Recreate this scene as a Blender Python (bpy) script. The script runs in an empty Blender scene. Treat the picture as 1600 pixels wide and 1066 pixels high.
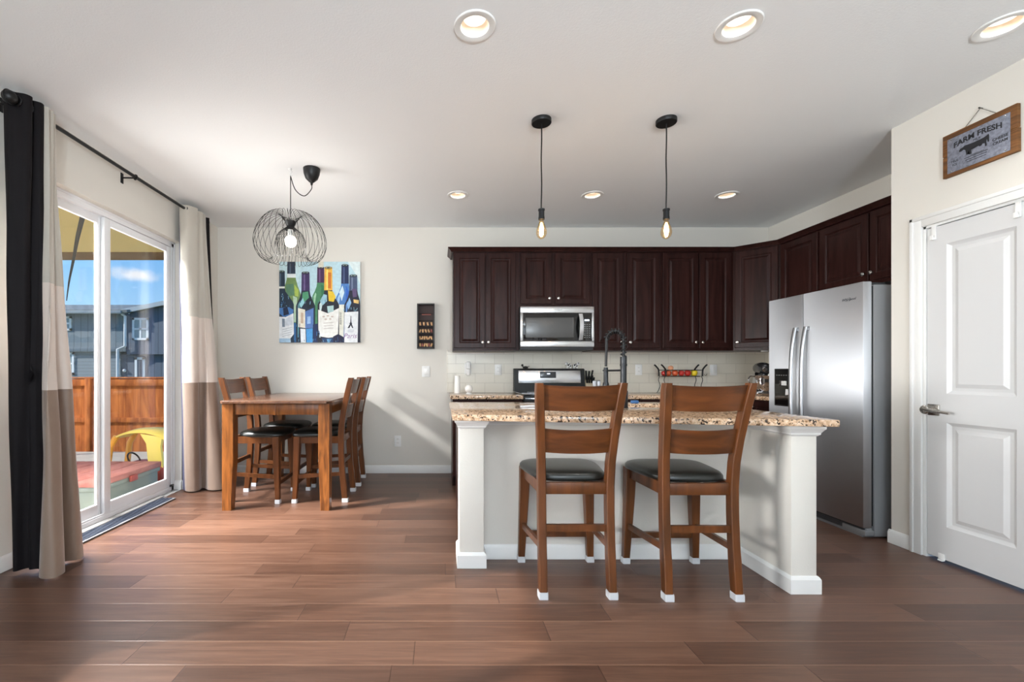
import bpy, bmesh, math, random
from mathutils import Vector, Matrix
random.seed(7)
PI = math.pi
SC = bpy.context.scene
COL = SC.collection

# ------------------------------------------------------------------ camera
EYE = 1.14
cam_d = bpy.data.cameras.new('camera')
cam = bpy.data.objects.new('camera', cam_d); COL.objects.link(cam)
cam.location = (0, 0, EYE); cam.rotation_euler = (PI/2, 0, 0)
cam_d.sensor_width = 36.0; cam_d.lens = 700/1600*36
cam_d.shift_x = (800-688)/1600; cam_d.shift_y = (580-533)/1600
cam_d.clip_start = 0.05; cam_d.clip_end = 400
SC.camera = cam
SC.view_settings.view_transform = 'Standard'
SC.view_settings.look = 'None'
SC.view_settings.gamma = 1.0
SC.view_settings.use_curve_mapping = False
SC.view_settings.exposure = 0.26

# ------------------------------------------------------------------ world, sun, daylight
def s2l(c):
    return tuple(((v/255)/12.92 if v/255 <= .04045 else ((v/255+.055)/1.055)**2.4) for v in c)

def build_world():
    w = bpy.data.worlds.new('sky'); SC.world = w; w.use_nodes = True
    nt = w.node_tree; nt.nodes.clear()
    N = nt.nodes.new; L = nt.links.new
    out = N('ShaderNodeOutputWorld'); bg = N('ShaderNodeBackground')
    tc = N('ShaderNodeTexCoord'); sep = N('ShaderNodeSeparateXYZ')
    L(tc.outputs['Generated'], sep.inputs[0])
    ramp = N('ShaderNodeValToRGB'); L(sep.outputs['Z'], ramp.inputs[0])
    e = ramp.color_ramp.elements
    e[0].position = 0.0; e[0].color = (*s2l((196, 228, 252)), 1)
    e[1].position = 0.6; e[1].color = (*s2l((78, 146, 226)), 1)
    m = e.new(0.10); m.color = (*s2l((172, 216, 252)), 1)
    m = e.new(0.24); m.color = (*s2l((120, 186, 246)), 1)
    # one small white cumulus low in the sky, soft noisy edge
    c = Vector((-.672, 1, .214)).normalized()
    nz = N('ShaderNodeTexNoise'); nz.inputs['Scale'].default_value = 16; nz.inputs['Detail'].default_value = 6
    L(tc.outputs['Generated'], nz.inputs['Vector'])
    sub = N('ShaderNodeVectorMath'); sub.operation = 'SUBTRACT'; sub.inputs[1].default_value = c
    L(tc.outputs['Generated'], sub.inputs[0])
    mul = N('ShaderNodeVectorMath'); mul.operation = 'MULTIPLY'; mul.inputs[1].default_value = (1/.034, 1/.036, 1/.0145)
    L(sub.outputs[0], mul.inputs[0])
    ln = N('ShaderNodeVectorMath'); ln.operation = 'LENGTH'; L(mul.outputs[0], ln.inputs[0])
    ad = N('ShaderNodeMath'); ad.operation = 'MULTIPLY_ADD'; ad.inputs[1].default_value = 2.2
    L(nz.outputs['Fac'], ad.inputs[0]); L(ln.outputs['Value'], ad.inputs[2])
    mr = N('ShaderNodeMapRange'); mr.inputs['From Min'].default_value = 2.3; mr.inputs['From Max'].default_value = 1.5
    mr.interpolation_type = 'SMOOTHSTEP'
    L(ad.outputs[0], mr.inputs['Value'])
    mix = N('ShaderNodeMix'); mix.data_type = 'RGBA'
    L(mr.outputs[0], mix.inputs['Factor']); L(ramp.outputs[0], mix.inputs['A'])
    mix.inputs['B'].default_value = (.93, .94, .97, 1)
    L(mix.outputs['Result'], bg.inputs['Color']); bg.inputs['Strength'].default_value = 1.0
    L(bg.outputs[0], out.inputs[0])
build_world()

def light(name, kind, loc, direction, energy, color=(1, 1, 1), **kw):
    d = bpy.data.lights.new(name, kind); d.energy = energy; d.color = color
    for k, v in kw.items(): setattr(d, k, v)
    o = bpy.data.objects.new(name, d); COL.objects.link(o); o.location = loc
    o.rotation_euler = Vector(direction).to_track_quat('-Z', 'Y').to_euler()
    return o
light('sun', 'SUN', (-14, -4, 12), (.75, .32, -.52), 5.0, (1, .95, .87), angle=.02)
# added area lamps stand in for daylight outside the room's openings
DOOR_W = 124
light('daylight_patio', 'AREA', (-3.95, 2.85, 1.45), (1, -.08, -.2), DOOR_W, (1, .985, .96), shape='RECTANGLE', size=1.9, size_y=1.7)
light('added_floor_fill', 'AREA', (-3.2, 3.05, 2.8), (1, -.22, -.72), 430, (1, .985, .96), spread=math.radians(118), shape='RECTANGLE', size=1.4, size_y=.55)  # added lamp, unseen under the canopy, brightens the floor by the door
light('daylight_side_window', 'AREA', (-2.85, .55, 1.22), (1, .42, -.02), 11, (1, .99, .97), spread=math.radians(44), shape='RECTANGLE', size=.8, size_y=.45)
light('daylight_rear_window', 'AREA', (.3, -3.85, 1.3), (-.12, 1, .40), 55, (.92, .965, 1), shape='RECTANGLE', size=4.2, size_y=2.0)
# added fill lamp behind the viewer, aimed up to brighten the ceiling
light('added_ceiling_fill', 'AREA', (.5, -2.0, 1.6), (.0, .22, 1), 262, (.83, .93, 1), shape='DISK', size=.7)
CAN_W = 1.6

# ------------------------------------------------------------------ materials
def new_mat(name):
    m = bpy.data.materials.new(name); m.use_nodes = True
    nt = m.node_tree; b = nt.nodes['Principled BSDF']
    return m, nt, b

def mat(name, rgb, rough=.5, metal=0., bump=0., bscale=60., spec=.5, coat=0., emit=None, estr=0., var=0., vscale=6., trans=0., sheen=0.):
    m, nt, b = new_mat(name)
    col = (*s2l(rgb), 1)
    b.inputs['Base Color'].default_value = col
    b.inputs['Roughness'].default_value = rough
    b.inputs['Metallic'].default_value = metal
    b.inputs['Specular IOR Level'].default_value = spec
    b.inputs['Coat Weight'].default_value = coat
    b.inputs['Coat Roughness'].default_value = .1
    b.inputs['Transmission Weight'].default_value = trans
    b.inputs['Sheen Weight'].default_value = sheen
    if emit:
        b.inputs['Emission Color'].default_value = (*s2l(emit), 1); b.inputs['Emission Strength'].default_value = estr
    N = nt.nodes.new; L = nt.links.new
    tc = N('ShaderNodeTexCoord')
    if var:
        nz = N('ShaderNodeTexNoise'); nz.inputs['Scale'].default_value = vscale; nz.inputs['Detail'].default_value = 4
        L(tc.outputs['Object'], nz.inputs['Vector'])
        mx = N('ShaderNodeMix'); mx.data_type = 'RGBA'
        L(nz.outputs['Fac'], mx.inputs['Factor'])
        mx.inputs['A'].default_value = (*[c*(1-var) for c in col[:3]], 1)
        mx.inputs['B'].default_value = (*[min(1, c*(1+var)) for c in col[:3]], 1)
        L(mx.outputs['Result'], b.inputs['Base Color'])
    if bump:
        nz = N('ShaderNodeTexNoise'); nz.inputs['Scale'].default_value = bscale; nz.inputs['Detail'].default_value = 3
        L(tc.outputs['Object'], nz.inputs['Vector'])
        bp = N('ShaderNodeBump'); bp.inputs['Strength'].default_value = bump; bp.inputs['Distance'].default_value = .004
        L(nz.outputs['Fac'], bp.inputs['Height']); L(bp.outputs[0], b.inputs['Normal'])
    return m

def wood_mat(name, dark, lightc, rough=.38, scale=(26, 26, 2.2), coat=.25, detail=5., dist=1.2, spec=.32):
    m, nt, b = new_mat(name); N = nt.nodes.new; L = nt.links.new
    tc = N('ShaderNodeTexCoord'); mp = N('ShaderNodeMapping'); mp.inputs['Scale'].default_value = scale
    oi = N('ShaderNodeObjectInfo'); ad = N('ShaderNodeVectorMath'); ad.operation = 'ADD'
    L(tc.outputs['Object'], mp.inputs[0]); L(mp.outputs[0], ad.inputs[0])
    sc = N('ShaderNodeMath'); sc.operation = 'MULTIPLY'; sc.inputs[1].default_value = 30; L(oi.outputs['Random'], sc.inputs[0])
    L(sc.outputs[0], ad.inputs[1])
    nz = N('ShaderNodeTexNoise'); nz.inputs['Scale'].default_value = 1; nz.inputs['Detail'].default_value = detail; nz.inputs['Distortion'].default_value = dist
    L(ad.outputs[0], nz.inputs['Vector'])
    rp = N('ShaderNodeValToRGB'); e = rp.color_ramp.elements
    e[0].position = .32; e[0].color = (*s2l(dark), 1); e[1].position = .68; e[1].color = (*s2l(lightc), 1)
    L(nz.outputs['Fac'], rp.inputs[0]); L(rp.outputs[0], b.inputs['Base Color'])
    b.inputs['Specular IOR Level'].default_value = spec; b.inputs['Roughness'].default_value = rough; b.inputs['Coat Weight'].default_value = coat; b.inputs['Coat Roughness'].default_value = .2
    bp = N('ShaderNodeBump'); bp.inputs['Strength'].default_value = .08; bp.inputs['Distance'].default_value = .002
    L(nz.outputs['Fac'], bp.inputs['Height']); L(bp.outputs[0], b.inputs['Normal'])
    return m

class G:
    """tiny math-node chain helper"""
    def __init__(s, nt): s.nt = nt
    def m(s, op, a, b=None, c=None):
        n = s.nt.nodes.new('ShaderNodeMath'); n.operation = op
        for i, v in enumerate((a, b, c)):
            if v is None: continue
            if isinstance(v, (int, float)): n.inputs[i].default_value = v
            else: s.nt.links.new(v, n.inputs[i])
        return n.outputs[0]
    def white(s, a, b=None):
        n = s.nt.nodes.new('ShaderNodeTexWhiteNoise')
        cb = s.nt.nodes.new('ShaderNodeCombineXYZ'); s.nt.links.new(a, cb.inputs[0])
        if b is not None: s.nt.links.new(b, cb.inputs[1])
        n.noise_dimensions = '3D'; s.nt.links.new(cb.outputs[0], n.inputs['Vector'])
        return n.outputs['Value']

def floor_mat():
    m, nt, b = new_mat('floor_planks'); N = nt.nodes.new; L = nt.links.new; g = G(nt)
    tc = N('ShaderNodeTexCoord'); sp = N('ShaderNodeSeparateXYZ'); L(tc.outputs['Object'], sp.inputs[0])
    X, Y = sp.outputs['X'], sp.outputs['Y']
    rw = .153
    yy = g.m('DIVIDE', g.m('ADD', Y, 10.044), rw)
    row = g.m('FLOOR', yy); fy = g.m('FRACT', yy)
    r1 = g.white(row); Ln = g.m('MULTIPLY_ADD', r1, .75, .75)
    r2 = g.white(g.m('ADD', row, 31.7))
    xx = g.m('DIVIDE', g.m('ADD', g.m('ADD', X, 20), g.m('MULTIPLY', r2, 3)), Ln)
    pl = g.m('FLOOR', xx); fx = g.m('FRACT', xx)
    rnd = g.white(row, pl)
    # seams
    ey = g.m('MULTIPLY', g.m('MINIMUM', fy, g.m('SUBTRACT', 1, fy)), rw)
    ex = g.m('MULTIPLY', g.m('MINIMUM', fx, g.m('SUBTRACT', 1, fx)), Ln)
    ed = g.m('MINIMUM', ey, ex)
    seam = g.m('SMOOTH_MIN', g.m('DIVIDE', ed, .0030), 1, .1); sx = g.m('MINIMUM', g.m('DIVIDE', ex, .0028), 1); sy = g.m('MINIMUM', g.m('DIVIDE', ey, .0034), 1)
    # grain
    cb = N('ShaderNodeCombineXYZ')
    L(g.m('MULTIPLY_ADD', rnd, 40, g.m('MULTIPLY', X, 2.6)), cb.inputs[0]); L(g.m('MULTIPLY', Y, 42), cb.inputs[1]); L(g.m('MULTIPLY', rnd, 17), cb.inputs[2])
    nz = N('ShaderNodeTexNoise'); nz.inputs['Scale'].default_value = 1; nz.inputs['Detail'].default_value = 7; nz.inputs['Roughness'].default_value = .62; nz.inputs['Distortion'].default_value = 1.0
    L(cb.outputs[0], nz.inputs['Vector'])
    val = g.m('ADD', g.m('MULTIPLY_ADD', rnd, .42, -.10), g.m('MULTIPLY', nz.outputs['Fac'], 1.02))
    rp = N('ShaderNodeValToRGB'); e = rp.color_ramp.elements
    e[0].position = .18; e[0].color = (*s2l((57, 37, 28)), 1)
    e[1].position = 1.0; e[1].color = (*s2l((110, 81, 66)), 1)
    k = e.new(.55); k.color = (*s2l((82, 57, 45)), 1)
    L(val, rp.inputs[0])
    mx = N('ShaderNodeMix'); mx.data_type = 'RGBA'; L(sx, mx.inputs['Factor'])
    mx.inputs['A'].default_value = (*s2l((48, 30, 22)), 1); L(rp.outputs[0], mx.inputs['B'])
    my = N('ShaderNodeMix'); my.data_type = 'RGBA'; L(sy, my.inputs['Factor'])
    my.inputs['A'].default_value = (*s2l((124, 94, 75)), 1); L(mx.outputs['Result'], my.inputs['B'])  # row seams painted paler, imitating light caught on the plank bevels
    L(my.outputs['Result'], b.inputs['Base Color'])
    rr = g.m('MULTIPLY_ADD', nz.outputs['Fac'], .14, .27); L(rr, b.inputs['Roughness'])
    hh = g.m('ADD', g.m('MULTIPLY', seam, 1.0), g.m('MULTIPLY', nz.outputs['Fac'], .22))
    bp = N('ShaderNodeBump'); bp.inputs['Strength'].default_value = .35; bp.inputs['Distance'].default_value = .0016
    L(hh, bp.inputs['Height']); L(bp.outputs[0], b.inputs['Normal'])
    b.inputs['Specular IOR Level'].default_value = .42
    return m

def granite_mat():
    m, nt, b = new_mat('granite'); N = nt.nodes.new; L = nt.links.new
    tc = N('ShaderNodeTexCoord')
    def noise(s, d, r=.6):
        n = N('ShaderNodeTexNoise'); n.inputs['Scale'].default_value = s; n.inputs['Detail'].default_value = d; n.inputs['Roughness'].default_value = r
        L(tc.outputs['Object'], n.inputs['Vector']); return n
    n1 = noise(58, 5); rp = N('ShaderNodeValToRGB'); e = rp.color_ramp.elements
    e[0].position = .30; e[0].color = (*s2l((120, 86, 56)), 1)
    e[1].position = .66; e[1].color = (*s2l((226, 202, 176)), 1)
    k = e.new(.47); k.color = (*s2l((198, 164, 132)), 1)
    L(n1.outputs['Fac'], rp.inputs[0])
    v = N('ShaderNodeTexVoronoi'); v.inputs['Scale'].default_value = 95; v.inputs['Randomness'].default_value = 1
    L(tc.outputs['Object'], v.inputs['Vector'])
    n2 = noise(48, 5, .65)
    mr = N('ShaderNodeMapRange'); mr.inputs['From Min'].default_value = .530; mr.inputs['From Max'].default_value = .56; L(n2.outputs['Fac'], mr.inputs['Value'])
    sv = N('ShaderNodeSeparateColor'); L(v.outputs['Color'], sv.inputs[0])
    m2 = N('ShaderNodeMapRange'); m2.inputs['From Min'].default_value = .25; m2.inputs['From Max'].default_value = .32; L(sv.outputs[0], m2.inputs['Value'])
    mm = N('ShaderNodeMath'); mm.operation = 'MULTIPLY'; L(mr.outputs[0], mm.inputs[0]); L(m2.outputs[0], mm.inputs[1])
    mx = N('ShaderNodeMix'); mx.data_type = 'RGBA'; L(mm.outputs[0], mx.inputs['Factor']); L(rp.outputs[0], mx.inputs['A'])
    mx.inputs['B'].default_value = (*s2l((46, 34, 28)), 1)
    L(mx.outputs['Result'], b.inputs['Base Color'])
    b.inputs['Roughness'].default_value = .10; b.inputs['Specular IOR Level'].default_value = .6
    return m

def tile_mat():
    m, nt, b = new_mat('backsplash_tile'); N = nt.nodes.new; L = nt.links.new; g = G(nt)
    tc = N('ShaderNodeTexCoord'); sp = N('ShaderNodeSeparateXYZ'); L(tc.outputs['Object'], sp.inputs[0])
    cb = N('ShaderNodeCombineXYZ'); L(g.m('ADD', sp.outputs['X'], sp.outputs['Y']), cb.inputs[0]); L(g.m('SUBTRACT', sp.outputs['Z'], .90), cb.inputs[1])
    br = N('ShaderNodeTexBrick'); L(cb.outputs[0], br.inputs['Vector'])
    br.inputs['Scale'].default_value = 1; br.inputs['Brick Width'].default_value = .215; br.inputs['Row Height'].default_value = .107
    br.inputs['Mortar Size'].default_value = .0016; br.inputs['Mortar Smooth'].default_value = .1
    br.inputs['Color1'].default_value = (*s2l((222, 216, 202)), 1); br.inputs['Color2'].default_value = (*s2l((214, 208, 194)), 1)
    br.inputs['Mortar'].default_value = (*s2l((186, 179, 166)), 1)
    L(br.outputs['Color'], b.inputs['Base Color'])
    b.inputs['Roughness'].default_value = .28
    bp = N('ShaderNodeBump'); bp.invert = True; bp.inputs['Strength'].default_value = .5; bp.inputs['Distance'].default_value = .002
    L(br.outputs['Fac'], bp.inputs['Height']); L(bp.outputs[0], b.inputs['Normal'])
    return m

def steel_mat(name, rgb, rough=.28, vertical=True, amount=.10):
    m, nt, b = new_mat(name); N = nt.nodes.new; L = nt.links.new
    b.inputs['Base Color'].default_value = (*s2l(rgb), 1); b.inputs['Metallic'].default_value = 1
    tc = N('ShaderNodeTexCoord'); mp = N('ShaderNodeMapping')
    mp.inputs['Scale'].default_value = (260, 260, 3) if vertical else (3, 3, 260)
    L(tc.outputs['Object'], mp.inputs[0])
    nz = N('ShaderNodeTexNoise'); nz.inputs['Scale'].default_value = 1; nz.inputs['Detail'].default_value = 2; L(mp.outputs[0], nz.inputs['Vector'])
    if vertical:
        tg = N('ShaderNodeTangent'); tg.direction_type = 'RADIAL'; tg.axis = 'Z'; L(tg.outputs[0], b.inputs['Tangent'])
        b.inputs['Anisotropic'].default_value = .9
    mr = N('ShaderNodeMapRange'); mr.inputs['To Min'].default_value = rough-amount/2; mr.inputs['To Max'].default_value = rough+amount/2
    L(nz.outputs['Fac'], mr.inputs['Value']); L(mr.outputs[0], b.inputs['Roughness'])
    return m

def curtain_mat():
    m, nt, b = new_mat('curtain_bands'); N = nt.nodes.new; L = nt.links.new
    tc = N('ShaderNodeTexCoord'); sp = N('ShaderNodeSeparateXYZ'); L(tc.outputs['Object'], sp.inputs[0])
    rp = N('ShaderNodeValToRGB'); rp.color_ramp.interpolation = 'CONSTANT'; e = rp.color_ramp.elements
    mr = N('ShaderNodeMapRange'); mr.inputs['From Max'].default_value = 3.0; L(sp.outputs['Z'], mr.inputs['Value']); L(mr.outputs[0], rp.inputs[0])
    e[0].position = 0; e[0].color = (*s2l((130, 109, 94)), 1)
    e[1].position = 1.02/3; e[1].color = (*s2l((208, 195, 185)), 1)
    k = e.new(1.65/3); k.color = (*s2l((178, 172, 161)), 1)
    L(rp.outputs[0], b.inputs['Base Color'])
    b.inputs['Roughness'].default_value = .42; b.inputs['Sheen Weight'].default_value = .4
    nz = N('ShaderNodeTexNoise'); nz.inputs['Scale'].default_value = 9; nz.inputs['Detail'].default_value = 5; L(tc.outputs['Object'], nz.inputs['Vector'])
    bp = N('ShaderNodeBump'); bp.inputs['Strength'].default_value = .5; bp.inputs['Distance'].default_value = .012
    L(nz.outputs['Fac'], bp.inputs['Height']); L(bp.outputs[0], b.inputs['Normal'])
    return m

def glass_mat(name, tint=(1, 1, 1), refl=.06, rough=0.0):
    m = bpy.data.materials.new(name); m.use_nodes = True; nt = m.node_tree; nt.nodes.clear(); N = nt.nodes.new; L = nt.links.new
    out = N('ShaderNodeOutputMaterial'); mx = N('ShaderNodeMixShader'); t = N('ShaderNodeBsdfTransparent'); gl = N('ShaderNodeBsdfGlossy')
    t.inputs[0].default_value = (*tint, 1); gl.inputs['Roughness'].default_value = rough
    lw = N('ShaderNodeLayerWeight'); lw.inputs['Blend'].default_value = .5
    g = G(nt); fc = g.m('MULTIPLY_ADD', g.m('POWER', lw.outputs['Facing'], 4), .5, refl/2)
    L(fc, mx.inputs[0]); L(t.outputs[0], mx.inputs[1]); L(gl.outputs[0], mx.inputs[2]); L(mx.outputs[0], out.inputs[0])
    return m

def stripes_mat(name, c1, c2, period, axis, rough=.7, duty=.12):
    m, nt, b = new_mat(name); N = nt.nodes.new; L = nt.links.new; g = G(nt)
    tc = N('ShaderNodeTexCoord'); sp = N('ShaderNodeSeparateXYZ'); L(tc.outputs['Object'], sp.inputs[0])
    f = g.m('FRACT', g.m('DIVIDE', sp.outputs[axis], period))
    k = g.m('LESS_THAN', f, duty)
    mx = N('ShaderNodeMix'); mx.data_type = 'RGBA'; L(k, mx.inputs['Factor'])
    mx.inputs['A'].default_value = (*s2l(c1), 1); mx.inputs['B'].default_value = (*s2l(c2), 1)
    L(mx.outputs['Result'], b.inputs['Base Color']); b.inputs['Roughness'].default_value = rough
    bp = N('ShaderNodeBump'); bp.inputs['Strength'].default_value = .6; bp.inputs['Distance'].default_value = .02
    L(k, bp.inputs['Height']); L(bp.outputs[0], b.inputs['Normal'])
    return m

def canopy_mat():
    m, nt, b = new_mat('canopy_canvas'); N = nt.nodes.new; L = nt.links.new
    b.inputs['Base Color'].default_value = (*s2l((214, 172, 98)), 1); b.inputs['Roughness'].default_value = .9
    tr = N('ShaderNodeBsdfTranslucent'); tr.inputs[0].default_value = (*s2l((232, 184, 104)), 1)
    mx = N('ShaderNodeMixShader'); mx.inputs[0].default_value = .75
    out = nt.nodes['Material Output']
    L(b.outputs[0], mx.inputs[1]); L(tr.outputs[0], mx.inputs[2]); L(mx.outputs[0], out.inputs[0])
    return m

def emit_mat(name, rgb, strength):
    m = bpy.data.materials.new(name); m.use_nodes = True; nt = m.node_tree; nt.nodes.clear()
    out = nt.nodes.new('ShaderNodeOutputMaterial'); e = nt.nodes.new('ShaderNodeEmission')
    e.inputs[0].default_value = (*s2l(rgb), 1); e.inputs[1].default_value = strength
    nt.links.new(e.outputs[0], out.inputs[0]); return m

M = dict(
    wall=mat('wall_paint', (219, 215, 207), .75, bump=.10, bscale=170),
    ceil=mat('ceiling_paint', (240, 242, 243), .85, bump=.22, bscale=110),
    island_wall=mat('island_paint', (217, 213, 205), .75, bump=.18, bscale=130),
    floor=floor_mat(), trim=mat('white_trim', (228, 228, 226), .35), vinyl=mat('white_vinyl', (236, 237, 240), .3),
    door=mat('white_door', (210, 210, 210), .38),
    cab=wood_mat('espresso', (36, 19, 17), (54, 31, 28), .30, (18, 18, 1.6), 0, 5, 1.2, .13),
    gran=granite_mat(), tile=tile_mat(),
    steel=steel_mat('brushed_steel', (196, 197, 200), .50, amount=.04), steelh=steel_mat('brushed_steel_sideways', (205, 206, 208), .24, False),
    fsteel2=mat('light_steel', (206, 207, 209), .3, .45), mixer=mat('mixer_enamel', (96, 98, 102), .14, .8), fsteel=mat('handle_steel', (176, 178, 182), .34, .9), nickel=mat('satin_nickel', (200, 196, 190), .25, 1), chrome=mat('chrome', (225, 225, 228), .08, 1),
    dsteel=mat('dark_steel', (52, 53, 55), .36, .8),
    grey=mat('grey_paint', (146, 147, 149), .4, .3), dgrey=mat('dark_grey_plastic', (60, 61, 63), .45),
    black=mat('black_plastic', (14, 14, 15), .38, spec=.3), bgloss=mat('black_glass', (14, 14, 15), .06, coat=.5),
    bmet=mat('black_metal', (26, 26, 27), .45, .3), iron=mat('black_iron', (22, 21, 21), .5, .4),
    chair=wood_mat('chair_wood', (74, 42, 19), (106, 60, 28), .36, (22, 22, 2.0), .15, 6, .5), slat=wood_mat('chair_slat_wood', (70, 38, 17), (104, 58, 27), .34, (3.0, 22, 26), .15, 6, .6),
    table=wood_mat('table_wood', (92, 52, 22), (146, 88, 40), .33, (24, 24, 3.0), .35),
    tabletop=wood_mat('table_top_wood', (66, 42, 30), (100, 68, 48), .22, (18, 2.2, 18), .3, 5, 1.2, .5),
    leather=mat('black_leather', (25, 27, 25), .33, bump=.12, bscale=320, coat=.15),
    felt=mat('grey_felt', (196, 198, 202), .8),
    curtain=curtain_mat(), lining=mat('plum_lining', (15, 11, 14), .7, spec=.2, bump=.3, bscale=12), navy=mat('navy_lining', (72, 74, 96), .55),
    glass=glass_mat('window_glass'), screen=glass_mat('screen_glass', (.93, .94, .95)),
    bulbglass=glass_mat('amber_glass', (1.0, .86, .66), rough=.05),
    white=mat('white_plastic', (236, 236, 234), .35), porcelain=mat('white_ceramic', (240, 239, 236), .25),
    led=emit_mat('downlight_lens', (255, 244, 226), 2.2), filament=emit_mat('filament', (255, 190, 110), 34),
    globe=emit_mat('bulb_glow', (255, 246, 228), 5.0), baffle=mat('can_baffle', (240, 222, 200), .6),
    canvas=mat('canvas_edge', (226, 228, 228), .8), mat_blue=mat('ribbed_mat', (52, 60, 76), .9, bump=.6, bscale=90), mat_edge=mat('mat_binding', (128, 130, 136), .85),
    sill=mat('grey_sill', (150, 150, 150), .5),
    sign_wood=wood_mat('sign_wood', (82, 54, 30), (134, 90, 50), .6, (6, 3, 40), 0), galv=mat('galvanised_plate', (132, 136, 150), .5, .25, var=.75, vscale=70, bump=.2, bscale=60),
    ink=mat('black_ink', (30, 31, 36), .6), rope=mat('twine', (122, 118, 108), .9),
    cedar=wood_mat('cedar_boards', (150, 80, 36), (206, 124, 62), .8, (9, 9, 1.2), 0),
    siding=stripes_mat('board_and_batten', (112, 126, 134), (90, 102, 110), .42, 'X'), lap=stripes_mat('lap_siding', (118, 132, 140), (94, 106, 114), .2, 'Z'),
    gable=stripes_mat('gable_siding', (96, 106, 120), (78, 87, 100), .42, 'X'), roofing=mat('roof_shingles', (120, 124, 122), .9, var=.3, vscale=3),
    wtrim=mat('house_trim', (226, 230, 232), .6), hpane=mat('far_window_pane', (128, 150, 156), .15),
    patio=mat('patio_concrete', (176, 172, 162), .9, var=.12, vscale=4), lawn=mat('winter_lawn', (122, 124, 84), 1., var=.3, vscale=8),
    canopy=canopy_mat(), valance=mat('valance_brown', (104, 86, 66), .9), strap=mat('strap', (60, 56, 50), .9),
    yellow=mat('yellow_plastic', (236, 208, 100), .4), orange=mat('orange_plastic', (238, 168, 64), .4), redp=mat('red_plastic', (150, 62, 52), .4),
    salmon=wood_mat('faded_red_boards', (150, 92, 84), (182, 122, 110), .7, (10, 3, 10), 0), sage=mat('sage_plastic', (120, 128, 118), .5),
    apple=mat('apple_skin', (176, 40, 32), .3, var=.5, vscale=14), apple2=mat('apple_skin_blush', (196, 84, 46), .3, var=.4, vscale=14), yapple=mat('yellow_skin', (214, 190, 40), .35, var=.15, vscale=20), peach=mat('peach_skin', (224, 160, 122), .6, var=.25, vscale=25),
    garlic=mat('garlic_skin', (224, 208, 176), .5), stem=mat('stem', (80, 58, 32), .8),
    cork=mat('cork', (206, 162, 118), .8, var=.35, vscale=60), corkp=mat('cork_stained', (150, 92, 84), .8, var=.3, vscale=60),
    display=emit_mat('clock_digits', (220, 235, 255), 1.6), keys=mat('key_print', (150, 152, 154), .5), logo=mat('logo_metal', (72, 74, 80), .35, .6),
    blockw=mat('knife_block_wood', (222, 206, 178), .5), sponge=mat('blue_sponge', (70, 110, 160), .9),
    boxb=mat('box_black', (30, 26, 26), .5), boxback=mat('box_back', (58, 44, 42), .7),
)

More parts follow.
